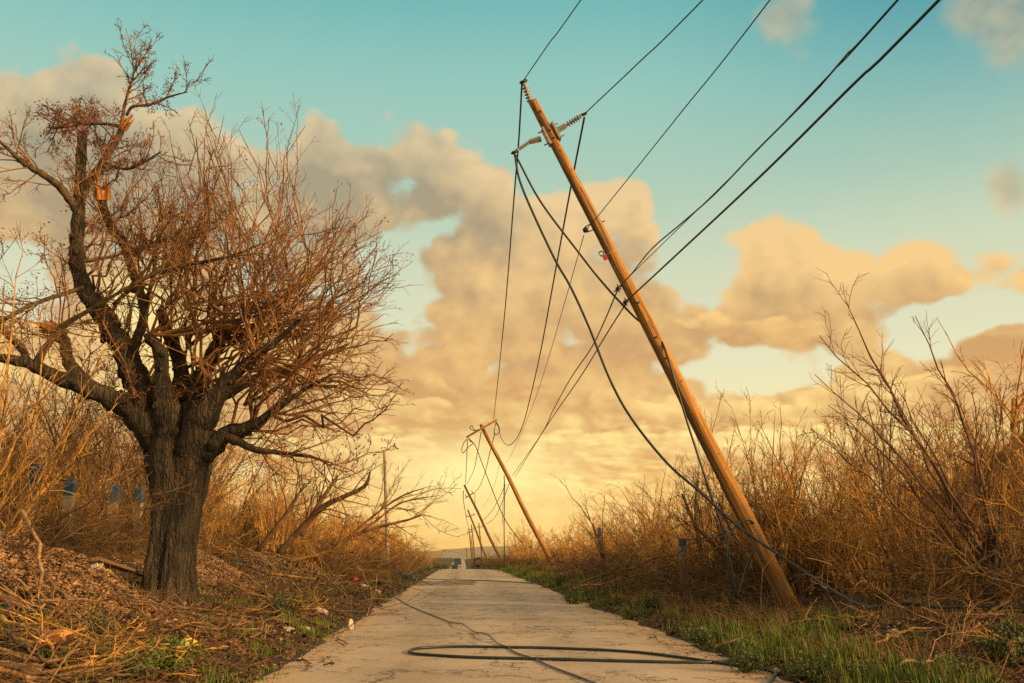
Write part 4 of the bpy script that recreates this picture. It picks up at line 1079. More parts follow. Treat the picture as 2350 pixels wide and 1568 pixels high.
def make_near_pole():
    p0 = at(1806, 1378, NP_Y); p1 = at(1222, 232, NP_Y); mw = axis_matrix(p0, p1); inv = np.array(mw.inverted())
    L = np.linalg.norm(p1 - p0)
    loc = lambda p: (inv @ np.array((*p, 1)))[:3]
    px = lambda x, y, dy=0.0: loc(at(x, y, NP_Y + dy))
    root = empty('leaning_utility_pole', None, 'near brown wooden utility pole leaning far over the road with grey insulators', 'utility pole', None, mw)
    rng = np.random.RandomState(2)
    b = MB(); n, k = 70, 32; z = np.linspace(-1.3, L, n); a = np.arange(k) * 2 * math.pi / k
    r = np.interp(z, [-1.3, 0, 3, L], [0.205, 0.195, 0.168, 0.104])
    rr = r[:, None] * (1 + 0.012 * np.sin(3 * a + 1)[None] + 0.008 * np.sin(7 * a)[None]) + 0.002 * rng.normal(0, 1, (n, k))
    bend = 0.035 * np.sin(z / L * 3.1)
    v = np.stack([rr * np.cos(a) + bend[:, None], rr * np.sin(a), np.repeat(z[:, None], k, 1)], -1).reshape(-1, 3)
    i = np.arange(n - 1)[:, None] * k + np.arange(k)[None]; j = np.arange(n - 1)[:, None] * k + ((np.arange(k) + 1) % k)[None]
    b.raw(v, np.stack([i, j, j + k, i + k], -1).reshape(-1, 4)); b.ng.append([(n - 1) * k + q for q in range(k)])
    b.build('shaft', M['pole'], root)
    # top pin insulator, side brackets and their insulators
    insulator(root, px(1221, 236) + np.array((-.03, 0, -.02)), px(1203, 192), 5, 0.085)
    for side, bx, by, ex, ey, ix, iy in ((-1, 1252, 316, 1215, 326, 1186, 346), (1, 1270, 305, 1299, 288, 1334, 266)):
        pb, pe, pi = px(bx, by), px(ex, ey), px(ix, iy)
        c = MB(); c.box(np.array((side * 0.125 + 0.03, -0.02, pb[2])), (0.05, 0.22, 0.44)); c.tubes(np.array([pb * 0.7 + pe * 0.3, pe]), np.array([0.075, 0.062]), 4, True)
        c.cyl(np.array((side * 0.1 + .03, -.02, pb[2] + .16)), np.array((side * 0.26 + .03, -.02, pb[2] + .16)), 0.016, None, 6); c.cyl(np.array((side * 0.1 + .03, -.02, pb[2] - .16)), np.array((side * 0.26 + .03, -.02, pb[2] - .16)), 0.016, None, 6)
        c.build('bracket', M['grey_metal'], root, smooth=False)
        insulator(root, pe, pi, 5 if side > 0 else 6, 0.075 if side > 0 else 0.05)
    # bolts through the shaft
    for zz in (L - 0.35, L - 0.85, L - 1.05, 6.95, 6.1, 5.6):
        c = MB(); c.cyl((0.02, -np.interp(zz, [0, L], [.195, .104]) - 0.025, zz), (0.02, 0, zz), 0.026, None, 6); c.build('bolt', M['dark_metal'], root)
    # neutral spool with its clevis, left of the shaft
    q = px(1344, 528); c = MB(); c.cyl(q + (0, 0, -.05), q + (0, 0, .05), .05, None, 10); c.cyl(q + (0, 0, -.03), q + (0, 0, .03), .065, None, 10)
    c.tubes(np.array([q + (0, 0, .06), q + (.12, 0, .08), q + (.24, 0, .06)]), np.array([.013] * 3), 5); c.tubes(np.array([q + (0, 0, -.06), q + (.12, 0, -.07), q + (.24, 0, -.05)]), np.array([.013] * 3), 5)
    c.build('spool_clevis', M['dark_metal'], root)
    c = MB(); c.cyl(px(1372, 514), px(1388, 507), .014, None, 6); c.build('through_bolt', M['dark_metal'], root)
    # pale strap, dark ring and red tag
    zs = px(1398, 585)[2]; rs = float(np.interp(zs, [0, L], [.195, .104])) + 0.004
    c = MB(); aa = np.linspace(0, 2 * math.pi, 25); c.tubes(np.stack([rs * np.cos(aa) + .03, rs * np.sin(aa), 0 * aa + zs], -1), np.full(25, .013), 5); c.build('strap', M['white'], root)
    c = MB(); h = px(1378, 587); aa = np.linspace(0, 2 * math.pi, 13); c.tubes(np.stack([h[0] + .055 * np.cos(aa), 0 * aa + h[1] - .15, h[2] + .055 * np.sin(aa)], -1), np.full(13, .014), 5); c.build('ring', M['dark_metal'], root)
    c = MB(); h = px(1389, 591, -.17); c.box(h, (.10, .03, .12)); c.build('tag', M['red'], root, smooth=False)
    for x, y in ((1419, 662), (1436, 693)):
        h = px(x, y, -.05); c = MB(); c.box(h, (.1, .07, .07)); c.cyl(h + (-.12, 0, -.03), h + (.16, 0, .04), .016, None, 6); c.cyl(h + (-.02, 0, -.09), h + (.02, 0, .09), .014, None, 6); c.build('wire_clamp', M['dark_metal'], root)
    # short broken spike by the foot
    c = MB(); h = px(1802, 1358); c.tubes(np.array([h + (-.05, 0, 0), h + (.12, -.05, -.02)]), np.array([.05, .02]), 6, True); c.build('splinter', M['splinter'], root)
    return root


make_near_pole()


def make_pole(bpx, tpx, Y, label, arm=None, r=0.16, sink=0.8, extra=None, name='utility_pole', second=None):
    p0 = at(*bpx, Y); p1 = at(*tpx, Y); z = gz(p0[0], p0[1])
    if p0[2] > z - 0.2: p0 = p0 + (p0 - p1) * ((p0[2] - z + 0.4) / (p1[2] - p0[2]))
    mw = axis_matrix(p0, p1); inv = np.array(mw.inverted()); L = float(np.linalg.norm(p1 - p0)); loc = lambda p: (inv @ np.array((*p, 1)))[:3]
    root = empty(name, None, label, 'utility pole', 'leaning utility poles down the right side of the road', mw)
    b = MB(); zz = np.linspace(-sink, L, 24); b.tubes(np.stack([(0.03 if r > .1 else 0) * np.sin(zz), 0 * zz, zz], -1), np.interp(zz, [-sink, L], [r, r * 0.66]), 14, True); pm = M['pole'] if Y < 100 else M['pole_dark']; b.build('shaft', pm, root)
    for a in ([arm] if arm else []) + ([second] if second else []):
        q0, q1 = loc(at(*a[0], Y - 0.12)), loc(at(*a[1], Y - 0.12)); c = MB(); d = unit(q1 - q0); x = np.stack([d, unit(np.cross((0, 1.0, 0), d)), np.cross(d, unit(np.cross((0, 1.0, 0), d)))], 1)
        c.box((q0 + q1) / 2, (np.linalg.norm(q1 - q0), a[2], a[2]), x); ar = c.build('crossarm', pm, root, smooth=False)
        for q in (q0 + d * 0.15, q1 - d * 0.15):
            c = MB(); s = -1 if a[3] else 1
            c.lathe(q, q + np.array((0, 0, s * 0.3 * a[4])), [(0, .03), (.2, .03), (.3, .07), (.4, .04), (.6, .07), (.7, .04), (.85, .06), (1, .03)], 8); c.build('insulator', M['porcelain'], ar)
    return root


make_pole((1243, 1247), (1104, 974), 72, 'second pole down the road leaning left with a wide tilted crossarm', ((1070, 1004), (1141, 963), .14, True, 1.6), 0.19)
make_pole((1158, 1304), (1066, 1113), 122, 'third leaning pole with a short bracket below its top', ((1068, 1143), (1088, 1131), .13, False, 1.4), 0.19)
make_pole((1124, 1302), (1074, 1170), 175, 'thin leaning pole standing left of the third, short crossarm', ((1070, 1187), (1090, 1181), .13, False, 1.3), 0.2)
make_pole((1107, 1290), (1099, 1200), 290, 'distant nearly upright pole right of the tyre', ((1094, 1210), (1108, 1209), .2, False, 2), 0.22)
make_pole((1091, 1292), (1082, 1204), 300, 'distant pole tilted slightly left, tallest of the far cluster', ((1076, 1216), (1089, 1214), .2, False, 2), 0.22)
make_pole((1084, 1290), (1076, 1213), 340, 'distant pole tilted left at the left of the far cluster', ((1071, 1222), (1083, 1220), .2, False, 2), 0.24)
make_pole((1087, 1290), (1081, 1230), 430, 'distant thin pole in the middle of the far cluster', None, 0.25)
make_pole((1073, 1294), (1070, 1256), 620, 'tiny farthest pole standing alone beside the van', ((1066, 1263), (1076, 1263), .3, False, 2), 0.3)
# plain upright post on the left
_p = make_pole((888, 1240), (882, 1036), 44, 'lone grey upright post without wires in the left scrub', None, 0.085, name='upright_post'); _p['category'] = 'post'; del _p['group']
_p.children[0].data.materials[0] = M['concrete']


# ------------------------------------------------------------------ wires and cables
def cable(name, pts, r, m, label, cat='cable', n=None, k=6, group=None, jit=0.0, seed=0):
    s = spline(pts, n or 14 * len(pts)); b0 = s[0].copy()
    if jit: s[1:-1] += np.random.RandomState(seed).normal(0, jit, (len(s) - 2, 3))
    b = MB(); b.tubes(s - b0, np.full(len(s), r), k, True)
    return tag(b.build(name, M[m], loc=b0), label, cat, group)


def overhead(start_px, mids, end_px, r, m, label, Y0=NP_Y, Yend=None, jit=0):
    """A span from the near pole toward the camera and on to the pole behind it."""
    p0 = at(*start_px, Y0)
    Y1 = Y0
    for q in np.linspace(Y0, 6, 400):                               # where the ray at the top edge reaches the span's height
        if at(*end_px, q)[2] < p0[2] + 0.25: Y1 = q; break
    pts = [p0]
    for x, y in mids:
        t = (start_px[1] - y) / (start_px[1] - end_px[1]); g = 1 - (1 - t) ** 1.0
        # perspective-correct depth along the span
        Yt = 1 / ((1 - g) / Y0 + g / Y1); pts.append(at(x, y, Yt))
    p1 = at(*end_px, Y1); pts.append(p1); d = (p1 - pts[-2]) / abs(p1[1] - pts[-2][1])
    pts += [p1 + d * 10 + (0, 0, 0.3), p1 + d * 25 + (0, 0, 1.5)]
    return cable('overhead_wire', pts, r, m, label, 'overhead wire', 90, 6)


overhead((1200, 187), [(1262, 97)], (1333, 0), .013, 'wire', 'bare line running from the top insulator up out of the picture')
overhead((1341, 262), [(1470, 140)], (1613, 0), .014, 'wire', 'bare line from the right insulator rising to the upper edge')
overhead((1350, 522), [(1378, 489), (1560, 262)], (1767, 0), .010, 'cable', 'thin dark neutral line crossing the pole at its spool')
overhead((1419, 660), [(1450, 628), (1495, 572), (1565, 512), (1640, 446), (1730, 352), (1800, 282), (1880, 200), (1950, 118)], (2060, 0), .013, 'cable', 'wavy lashed telephone cable rising to the upper right')
overhead((1419, 660), [(1500, 580), (1700, 384), (1895, 180)], (2062, 0), .008, 'wire', 'thin steel strand beside the wavy telephone cable')
overhead((1437, 692), [(1560, 578), (1750, 400), (1960, 192)], (2155, 0), .018, 'cable', 'thick straight telephone cable ending nearest the right corner')

P2Y = 71.8


def span(pix, Ya, Yb, r, m, label, r2=None):
    n = len(pix); L = np.concatenate([[0], np.cumsum([math.dist(pix[i][:2], pix[i + 1][:2]) for i in range(n - 1)])]); g = L / L[-1]
    Ys = [1 / ((1 - t) / Ya + t / Yb) for t in g]
    return cable('hanging_wire', [at(x, y, Y) for (x, y), Y in zip(pix, Ys)], r, m, label, 'hanging wire', 80, 6)


span([(1198, 190), (1190, 330), (1180, 450), (1160, 700), (1145, 850), (1133, 962)], NP_Y, P2Y, .022, 'cable', 'dark line hanging from the top insulator straight to the second pole')
span([(1341, 270), (1310, 430), (1275, 620), (1240, 810), (1215, 920), (1200, 975), (1183, 1010), (1165, 1022), (1150, 1005), (1142, 976)], NP_Y, P2Y, .024, 'cable', 'slack dark line from the right insulator sagging under the second crossarm')
span([(1340, 540), (1320, 610), (1290, 715), (1250, 850), (1215, 950), (1170, 1050), (1158, 1062)], NP_Y, P2Y, .010, 'wire', 'very thin line falling from the spool to the second pole')
span([(1418, 664), (1385, 742), (1355, 802), (1310, 868), (1270, 940), (1240, 1000), (1176, 1092)], NP_Y, P2Y, .018, 'wire', 'crinkled brown telephone cable running to the second pole')
span([(1437, 696), (1390, 770), (1330, 868), (1250, 985), (1182, 1095)], NP_Y, P2Y, .018, 'wire', 'straight brown telephone cable running to the second pole')
# second pole's jumpers and slack lines beyond it
S2 = lambda x, y: (1050 * .94 + x / 3.486 * .94, 1000 * .94 + y / 3.486 * .94)
span([S2(318, 250), S2(290, 280), S2(270, 335), S2(283, 370), S2(325, 320), S2(365, 285), S2(330, 250)], P2Y - .4, P2Y - .4, .03, 'cable', 'looped jumper under the left end of the second crossarm')
span([S2(562, 105), S2(588, 150), S2(590, 190), S2(562, 215), S2(545, 190), S2(560, 110)], P2Y - .4, P2Y - .4, .03, 'cable', 'looped jumper under the right end of the second crossarm')
span([S2(385, 182), S2(350, 170), S2(340, 150), S2(358, 140), S2(378, 175), S2(420, 172)], P2Y - .4, P2Y - .4, .03, 'cable', 'curl of loose wire on top of the second crossarm')
span([S2(330, 252), S2(385, 310), S2(440, 450), S2(520, 660), S2(640, 940), S2(800, 1160)], P2Y - .3, P2Y - 4, .028, 'cable', 'slack line falling from the second crossarm down into the right brush')
span([S2(318, 260), S2(312, 420), S2(303, 600), S2(300, 650)], P2Y, 122, .03, 'wire', 'line hanging from the left end of the second crossarm to the third pole')
span([S2(435, 190), S2(405, 360), S2(370, 520), S2(315, 635)], P2Y, 122, .03, 'wire', 'slack line from the second pole top to the third pole top')
span([S2(552, 200), S2(510, 360), S2(470, 530), S2(420, 660), S2(382, 702)], P2Y, 122, .032, 'wire', 'slack line from the right end of the second crossarm to the third bracket')
span([S2(640, 640), S2(580, 770), S2(520, 870), S2(455, 938)], P2Y, 122, .026, 'wire', 'upper telephone cable between the second and third poles')
span([S2(672, 635), S2(620, 770), S2(550, 920), S2(480, 975)], P2Y, 122, .026, 'wire', 'lower telephone cable between the second and third poles')
span([S2(630, 560), S2(634, 700), S2(630, 1000), S2(636, 1330)], P2Y - .3, P2Y - .3, .035, 'cable', 'cable dangling straight down from the middle of the second pole')
span([S2(632, 600), S2(622, 760), S2(616, 980)], P2Y - .3, P2Y - .3, .018, 'wire', 'thin wire dangling beside the second pole')
span([S2(283, 690), S2(285, 780), S2(310, 930), S2(330, 1020)], 122, 300, .05, 'wire', 'line from the third pole back to the far cluster of poles')
span([S2(380, 705), S2(382, 850)], 122, 122, .035, 'wire', 'broken wire hanging from the third bracket')
span([S2(590, 470), S2(560, 600), S2(520, 710), S2(440, 860)], P2Y, 122, .012, 'wire', 'faint thin line between the second and third poles')

# the two cables torn off the left insulator
gA = [at(1181, 354, NP_Y), at(1198, 430, NP_Y - .1), at(1268, 585, NP_Y - .3), at(1310, 660, NP_Y - .5), at(1352, 752, NP_Y - .7), at(1400, 872, NP_Y - 1), at(1450, 962, NP_Y - 1.2), at(1530, 1062, NP_Y - 1.5),
      at(1605, 1128, NP_Y - 1.8), at(1690, 1205, NP_Y - 2.2), at(1770, 1262, NP_Y - 2.8), at(1840, 1308, NP_Y - 3.6), at(1900, 1348, NP_Y - 4.6), at(1985, 1392, NP_Y - 6), at(2080, 1415, NP_Y - 7),
      at(2160, 1419, NP_Y - 7.2), at(2260, 1416, NP_Y - 7.3), at(2360, 1404, NP_Y - 7.3), at(2500, 1390, NP_Y - 7)]
for q in gA[11:]: q[2] = max(q[2], gz(q[0], q[1]) + .12)
cable('fallen_cable', gA, .026, 'cable', 'thick black cable sagging from the left insulator past the pole to the right thicket', 'cable', 160, 8)
gB = [at(1183, 356, NP_Y), at(1240, 462, NP_Y + .05), at(1322, 572, NP_Y + .1), at(1382, 648, NP_Y + .15), at(1450, 722, NP_Y + .22), at(1482, 748, NP_Y + .25), at(1510, 772, NP_Y + .02), at(1526, 802, NP_Y - .2), at(1550, 880, NP_Y - .27),
      at(1578, 972, NP_Y - .27), at(1606, 1058, NP_Y - .26), at(1640, 1160, NP_Y - .28), at(1663, 1228, NP_Y - .3), at(1680, 1312, NP_Y - .4), at(1690, 1372, NP_Y - .5)]
cable('fallen_cable', gB, .024, 'cable', 'black cable from the left insulator twisting round the leaning shaft', 'cable', 150, 8)
gC = [at(1694, 1376, NP_Y - .5), at(1676, 1320, NP_Y - .5), at(1668, 1270, NP_Y - .5), at(1674, 1232, NP_Y - .45), at(1690, 1206, NP_Y - .4), at(1710, 1193, NP_Y - .35), at(1726, 1198, NP_Y - .25), at(1734, 1212, NP_Y + .1), at(1738, 1235, NP_Y + .3),
      at(1730, 1265, NP_Y + .3), at(1714, 1300, NP_Y + .05), at(1702, 1340, NP_Y - .3), at(1692, 1372, NP_Y - .5)]
cable('cable_loop', gC, .02, 'cable', 'loop of black cable slung over the lower shaft of the leaning pole', 'cable', 120, 8)

# cables lying on the road
Z5 = lambda x, y: ((900 + x / 2.35) * .94, (1380 + y / 2.35) * .94)


def lay(points, r, m, label, n=120, humps=()):
    pts = []
    for i, (x, y) in enumerate(points):
        p = on_ground(*Z5(x, y), 0.0); p[2] = gz(p[0], p[1]) + r + 0.003; pts.append(p)
    s = spline(pts, n)
    for q in range(n):
        s[q, 2] = max(s[q, 2], gz(s[q, 0], s[q, 1]) + r * 0.95)
    for f, h, w in humps: s[:, 2] += h * np.exp(-((np.linspace(0, 1, n) - f) / w) ** 2)
    b0 = s[0].copy(); b = MB(); b.tubes(s - b0, np.full(n, r), 10, True)
    return tag(b.build('road_cable', M[m], loc=b0), label, 'cable')


lay([(3000, 470), (2700, 468), (2520, 480), (2310, 508), (2150, 540), (2000, 556), (1800, 562), (1500, 560), (1000, 549), (600, 539), (330, 523), (262, 516), (236, 507), (240, 497), (275, 487), (360, 480), (520, 477), (800, 481), (1100, 487), (1500, 503),
     (1800, 535), (2000, 562), (2200, 588), (2300, 602), (2335, 620), (2320, 650), (2290, 690), (2200, 800)], .017, 'cable', 'thick black cable lying in a long flat loop across the road', 320)
lay([(60, 150), (135, 175), (230, 230), (330, 276), (480, 336), (640, 405), (740, 458), (795, 476), (850, 512), (950, 543), (1050, 592), (1275, 677), (1500, 770)], .010, 'steel_wire', 'thin greenish wire running diagonally down the road over the black loop', 200, ((.62, .05, .03), (.72, .05, .03)))
lay([(150, 72), (230, 78), (500, 88), (700, 92), (900, 103), (1050, 112)], .018, 'cable', 'black wire lying straight across the road near the dark patch')


# ------------------------------------------------------------------ fence posts
def fence_post(px_top, Y, label, w=0.2, h=2.3, cap=0.5, lean=0.0):
    p = at(*px_top, Y); g = gz(p[0], p[1]); h = p[2] - g
    root = empty('fence_post', (p[0], p[1], g), label, 'post', 'concrete fence posts with blue tops'); root.rotation_euler = (0, lean, random.uniform(-.2, .2))
    b = MB(); b.box((0, 0, (h - cap) / 2 - 0.2), (w, w, h - cap + 0.4)); b.build('shaft', M['concrete'], root, smooth=False)
    b = MB(); c = w + 0.006; b.raw([(sx * c / 2, sy * c / 2, z) for z, s_ in ((h - cap, 1), (h - .04, 1)) for sx, sy in ((-1, -1), (1, -1), (1, 1), (-1, 1))] + [(sx * c * .35, sy * c * .35, h) for sx, sy in ((-1, -1), (1, -1), (1, 1), (-1, 1))],
                            [(0, 1, 5, 4), (1, 2, 6, 5), (2, 3, 7, 6), (3, 0, 4, 7), (4, 5, 9, 8), (5, 6, 10, 9), (6, 7, 11, 10), (7, 4, 8, 11), (8, 9, 10, 11)])
    b.build('painted_top', M['blue'], root, smooth=False)
    return root


fence_post((68, 1064), 19.6, 'leaning concrete post with a blue top, leftmost behind the gravel mound', .2, lean=.09, cap=.40)
fence_post((163, 1099), 22.0, 'concrete post with a dark blue top, second from the left edge', .19, cap=.36)
fence_post((264, 1111), 24.5, 'concrete post with a bright blue top, left of the big trunk', .19, cap=.42)
fence_post((321, 1120), 26.3, 'concrete post with a blue top half hidden by the big trunk', .19, cap=.38)
fence_post((596, 1180), 40, 'far concrete post with a pale blue top right of the big trunk', .2, cap=.6)
fence_post((553, 1188), 43, 'faint blue-topped post deep in the scrub right of the trunk', .2, cap=.5)
fence_post((1375, 1211), 52, 'dark fence post standing above the brush between the two poles', .2, cap=.5)
fence_post((1566, 1236), 27, 'short pale post with a blue top left of the leaning pole', .17, cap=.2)


# ------------------------------------------------------------------ vehicles, tyre
def wheel(parent, x, y, z, r, w):
    b = MB(); b.lathe((x - w / 2, y, z), (x + w / 2, y, z), [(0, r * .55), (0, r * .95), (.15, r), (.85, r), (1, r * .95), (1, r * .55)], 20); o = b.build('wheel', M['rubber'], parent)
    c = MB(); c.lathe((x - w * .52, y, z), (x + w * .52, y, z), [(0, .02), (0, r * .55), (1, r * .55), (1, .02)], 16); c.build('rim', M['grey_metal'], o)


def make_vehicle(name, x, y, W, H, Ln, body, lowcol, label, cat, van=True):
    root = empty(name, (x, y, rz(x, y)), label, cat)
    hb = 0.32
    if van: side = [(0, hb), (0, .95), (.12, 1.15), (.55, H - .12), (.8, H), (Ln - .15, H), (Ln, H - .2), (Ln, hb)]
    else: side = [(0, hb), (0, .72), (.25, .84), (1.0, .92), (1.65, H - .05), (2.0, H), (3.0, H), (3.7, .98), (Ln - .1, .92), (Ln, .8), (Ln, hb)]
    b = MB(); n = len(side); v = []
    for xx, f in ((-W / 2, 1), (W / 2, 1)):
        for yy, z in side:
            t = max(0, (z - 1.0)) / max(H - 1, .1); v.append((xx * (1 - .12 * t), yy, z))
    b.raw(v, [(i, (i + 1) % n, n + (i + 1) % n, n + i) for i in range(n)]); b.ng = [list(range(n - 1, -1, -1)), list(range(n, 2 * n))]
    bo = b.build('body', M[body], root, smooth=False)
    md = bo.modifiers.new('bevel', 'BEVEL'); md.width = .07; md.segments = 3; md.limit_method = 'ANGLE'
    def pane(nm, m, q):
        c = MB(); q = np.array(q, float); nrm = unit(np.cross(q[1] - q[0], q[3] - q[0])); c.raw(np.concatenate([q, q - nrm * .02]), [(0, 1, 2, 3), (4, 7, 6, 5), (0, 4, 5, 1), (1, 5, 6, 2), (2, 6, 7, 3), (3, 7, 4, 0)]); return c.build(nm, M[m], root, smooth=False)
    if van:
        w0, w1 = W * .43, W * .38
        pane('windscreen', 'glass', [(-w0, .125, 1.2), (w0, .125, 1.2), (w1, .50, H - .2), (-w1, .50, H - .2)])
        for s in (-1, 1):
            for ya, yb in ((.9, 1.7), (1.9, 3.0), (3.2, Ln - .35)):
                xa = s * W / 2 * .97 + s * .012; xb = s * W / 2 * .90 + s * .012
                q = [(xa, ya, 1.2), (xa, yb, 1.2), (xb, yb, H - .25), (xb, ya, H - .25)]
                pane('side_window', 'glass', q if s > 0 else q[::-1])
    else:
        pane('windscreen', 'glass_green', [(-W * .42, 1.05, .96), (W * .42, 1.05, .96), (W * .37, 1.62, H - .09), (-W * .37, 1.62, H - .09)])
    c = MB(); c.box((0, -.03, .60), (W * .98, .14, .36 if van else .2)); c.build('bumper', M[lowcol], root, smooth=False)
    for s in (-1, 1):
        c = MB(); c.lathe((s * W * .36, -.09, .72), (s * W * .36, -.13, .72), [(0, .12), (.6, .12), (1, .08)], 14); c.build('headlight', M['chrome'], root)
        c = MB(); c.box((s * (W / 2 + .14), .75 if van else 1.2, 1.2 if van else 1.0), (.2, .1, .24 if van else .16)); c.cyl((s * W * .46, .75 if van else 1.2, 1.15 if van else .96), (s * (W / 2 + .1), .75 if van else 1.2, 1.18 if van else .98), .025, None, 6); c.build('side_mirror', M['black_bag'], root)
        for yy in (.8, Ln - .85): wheel(root, s * (W / 2 - .12), yy, .33, .33, .22)
    return root


vp = at(1050, 1297, 318); make_vehicle('van', vp[0], vp[1], 2.25, 2.75, 5.4, 'van_blue', 'cream', 'small blue van with a cream front coming up the far rise', 'van')
cp = at(1043, 1305, 282); make_vehicle('car', cp[0], cp[1], 1.95, 1.42, 4.5, 'car_paint', 'black_bag', 'dark low car in the dip just in front of the van', 'car', False)


def make_tyre():
    p = at(1097, 1288, 99); g = gz(p[0], p[1]); b = MB(); a = np.linspace(0, 2 * math.pi, 33)
    R0, r0 = .37, .12; k = 12; ph = np.arange(k) * 2 * math.pi / k; v = []
    for t in a[:-1]:
        for q in ph:
            rr = R0 + r0 * max(-.75, min(.8, math.cos(q) * 1.1)); v.append((rr * math.cos(t), r0 * 1.05 * math.sin(q), rr * math.sin(t)))
    i = np.arange(32)[:, None] * k + np.arange(k)[None]; j = ((np.arange(32) + 1) % 32)[:, None] * k + np.arange(k)[None]; sh = lambda m: (m // k) * k + (m % k + 1) % k
    b.raw(v, np.stack([i, j, sh(j), sh(i)], -1).reshape(-1, 4)); o = b.build('tyre', M['rubber'], loc=(p[0], p[1], max(g + .44, p[2] - .1))); o.rotation_euler = (0.08, 0, .15)
    tag(o, 'black tyre standing upright on the grassy verge by the far poles', 'tyre')


make_tyre()


# ------------------------------------------------------------------ litter and small things
def crumple(px, py, size, m, label, cat, seed, flat_=0.45, name='scrap', m2=None):
    rng = np.random.RandomState(seed); p = on_ground(px, py, 0.0); b = MB(); n = 7; u = np.linspace(-1, 1, n); X, Y = np.meshgrid(u, u, indexing='ij'); size = [q * (.62 if m == 'white' else .85) for q in size]
    rr = 1 + 0.18 * rng.normal(0, 1, (n, n)); Z = 0.5 + 0.5 * rng.rand(n, n); Z *= (1 - 0.5 * (X ** 2 + Y ** 2) / 2)
    top = np.stack([X * rr * size[0] / 2, Y * rr * size[1] / 2, Z * size[2]], -1).reshape(-1, 3); bot = top.copy(); bot[:, 2] = np.maximum(top[:, 2] - .012, 0.002) * (0.9)
    i = np.arange(n - 1)[:, None] * n + np.arange(n - 1)[None]; q = np.stack([i, i + n, i + n + 1, i + 1], -1).reshape(-1, 4)
    b.raw(top, q); b.raw(bot, q[:, ::-1])
    edge = [k for k in range(n)] + [k * n + n - 1 for k in range(1, n)] + [(n - 1) * n + k for k in range(n - 2, -1, -1)] + [k * n for k in range(n - 2, 0, -1)]
    b.q.append(np.array([(edge[k], edge[(k + 1) % len(edge)], edge[(k + 1) % len(edge)] + n * n, edge[k] + n * n) for k in range(len(edge))]))
    o = b.build(name, [M[m], M[m2]] if m2 else M[m], loc=(p[0], p[1], p[2]), smooth=False); o.rotation_euler = (0.35, rng.uniform(-.2, .2), rng.uniform(-.5, .5))
    if m2:
        for f in o.data.polygons: f.material_index = int(f.center.x > 0)
    return tag(o, label, cat)


crumple(113, 1492, (.62, .30, .20), 'card', 'crumpled piece of orange cardboard under the bottom left branches', 'cardboard', 1, name='cardboard_piece')
crumple(425, 1487, (.22, .17, .13), 'green_foil', 'green and yellow snack wrapper on the left bank below the trunk', 'wrapper', 2, name='snack_wrapper', m2='yellow_foil')
crumple(12, 1408, (.14, .12, .10), 'blue', 'small blue scrap at the left edge below the mound', 'scrap', 3)
crumple(222, 1312, (.22, .2, .2), 'white', 'pale crumpled plastic on the crest of the gravel mound', 'plastic scrap', 4)
crumple(738, 1410, (.28, .2, .15), 'white', 'white paper scrap on the grass right of the big trunk', 'paper scrap', 5)
crumple(700, 1447, (.22, .16, .1), 'white', 'white rag low on the bank near the road edge', 'rag', 6)
crumple(661, 1450, (.2, .14, .1), 'white', 'greyish plastic scrap beside the white rag', 'plastic scrap', 7)
crumple(814, 1335, (.24, .2, .18), 'red', 'red scrap on the left bank near the black bag', 'scrap', 8)
crumple(836, 1347, (.34, .2, .12), 'white', 'white wrapper on the grass below the red scrap', 'wrapper', 9)
crumple(930, 1332, (1.1, .6, .38), 'black_bag', 'crumpled black plastic bag at the left edge of the road', 'bag', 10, name='plastic_bag')
crumple(866, 1361, (.3, .2, .16), 'white', 'white and orange carton at the edge of the bank', 'carton', 11, name='carton', m2='card')
crumple(2050, 1458, (.2, .16, .13), 'white', 'white crumpled paper in the right undergrowth', 'paper scrap', 12)
crumple(1890, 1500, (.14, .1, .05), 'white', 'tiny pale scrap in the right grass', 'scrap', 13)
crumple(1781, 1540, (.13, .1, .08), 'white', 'white plastic scrap by the bend of the black cable', 'plastic scrap', 14)
crumple(240, 1560, (.4, .2, .08), 'white', 'pale flattened carton at the bottom of the left bank', 'carton', 15)
crumple(513, 1493, (.07, .05, .05), 'blue', 'tiny blue bottle cap on the left bank', 'bottle cap', 16, name='bottle_cap')


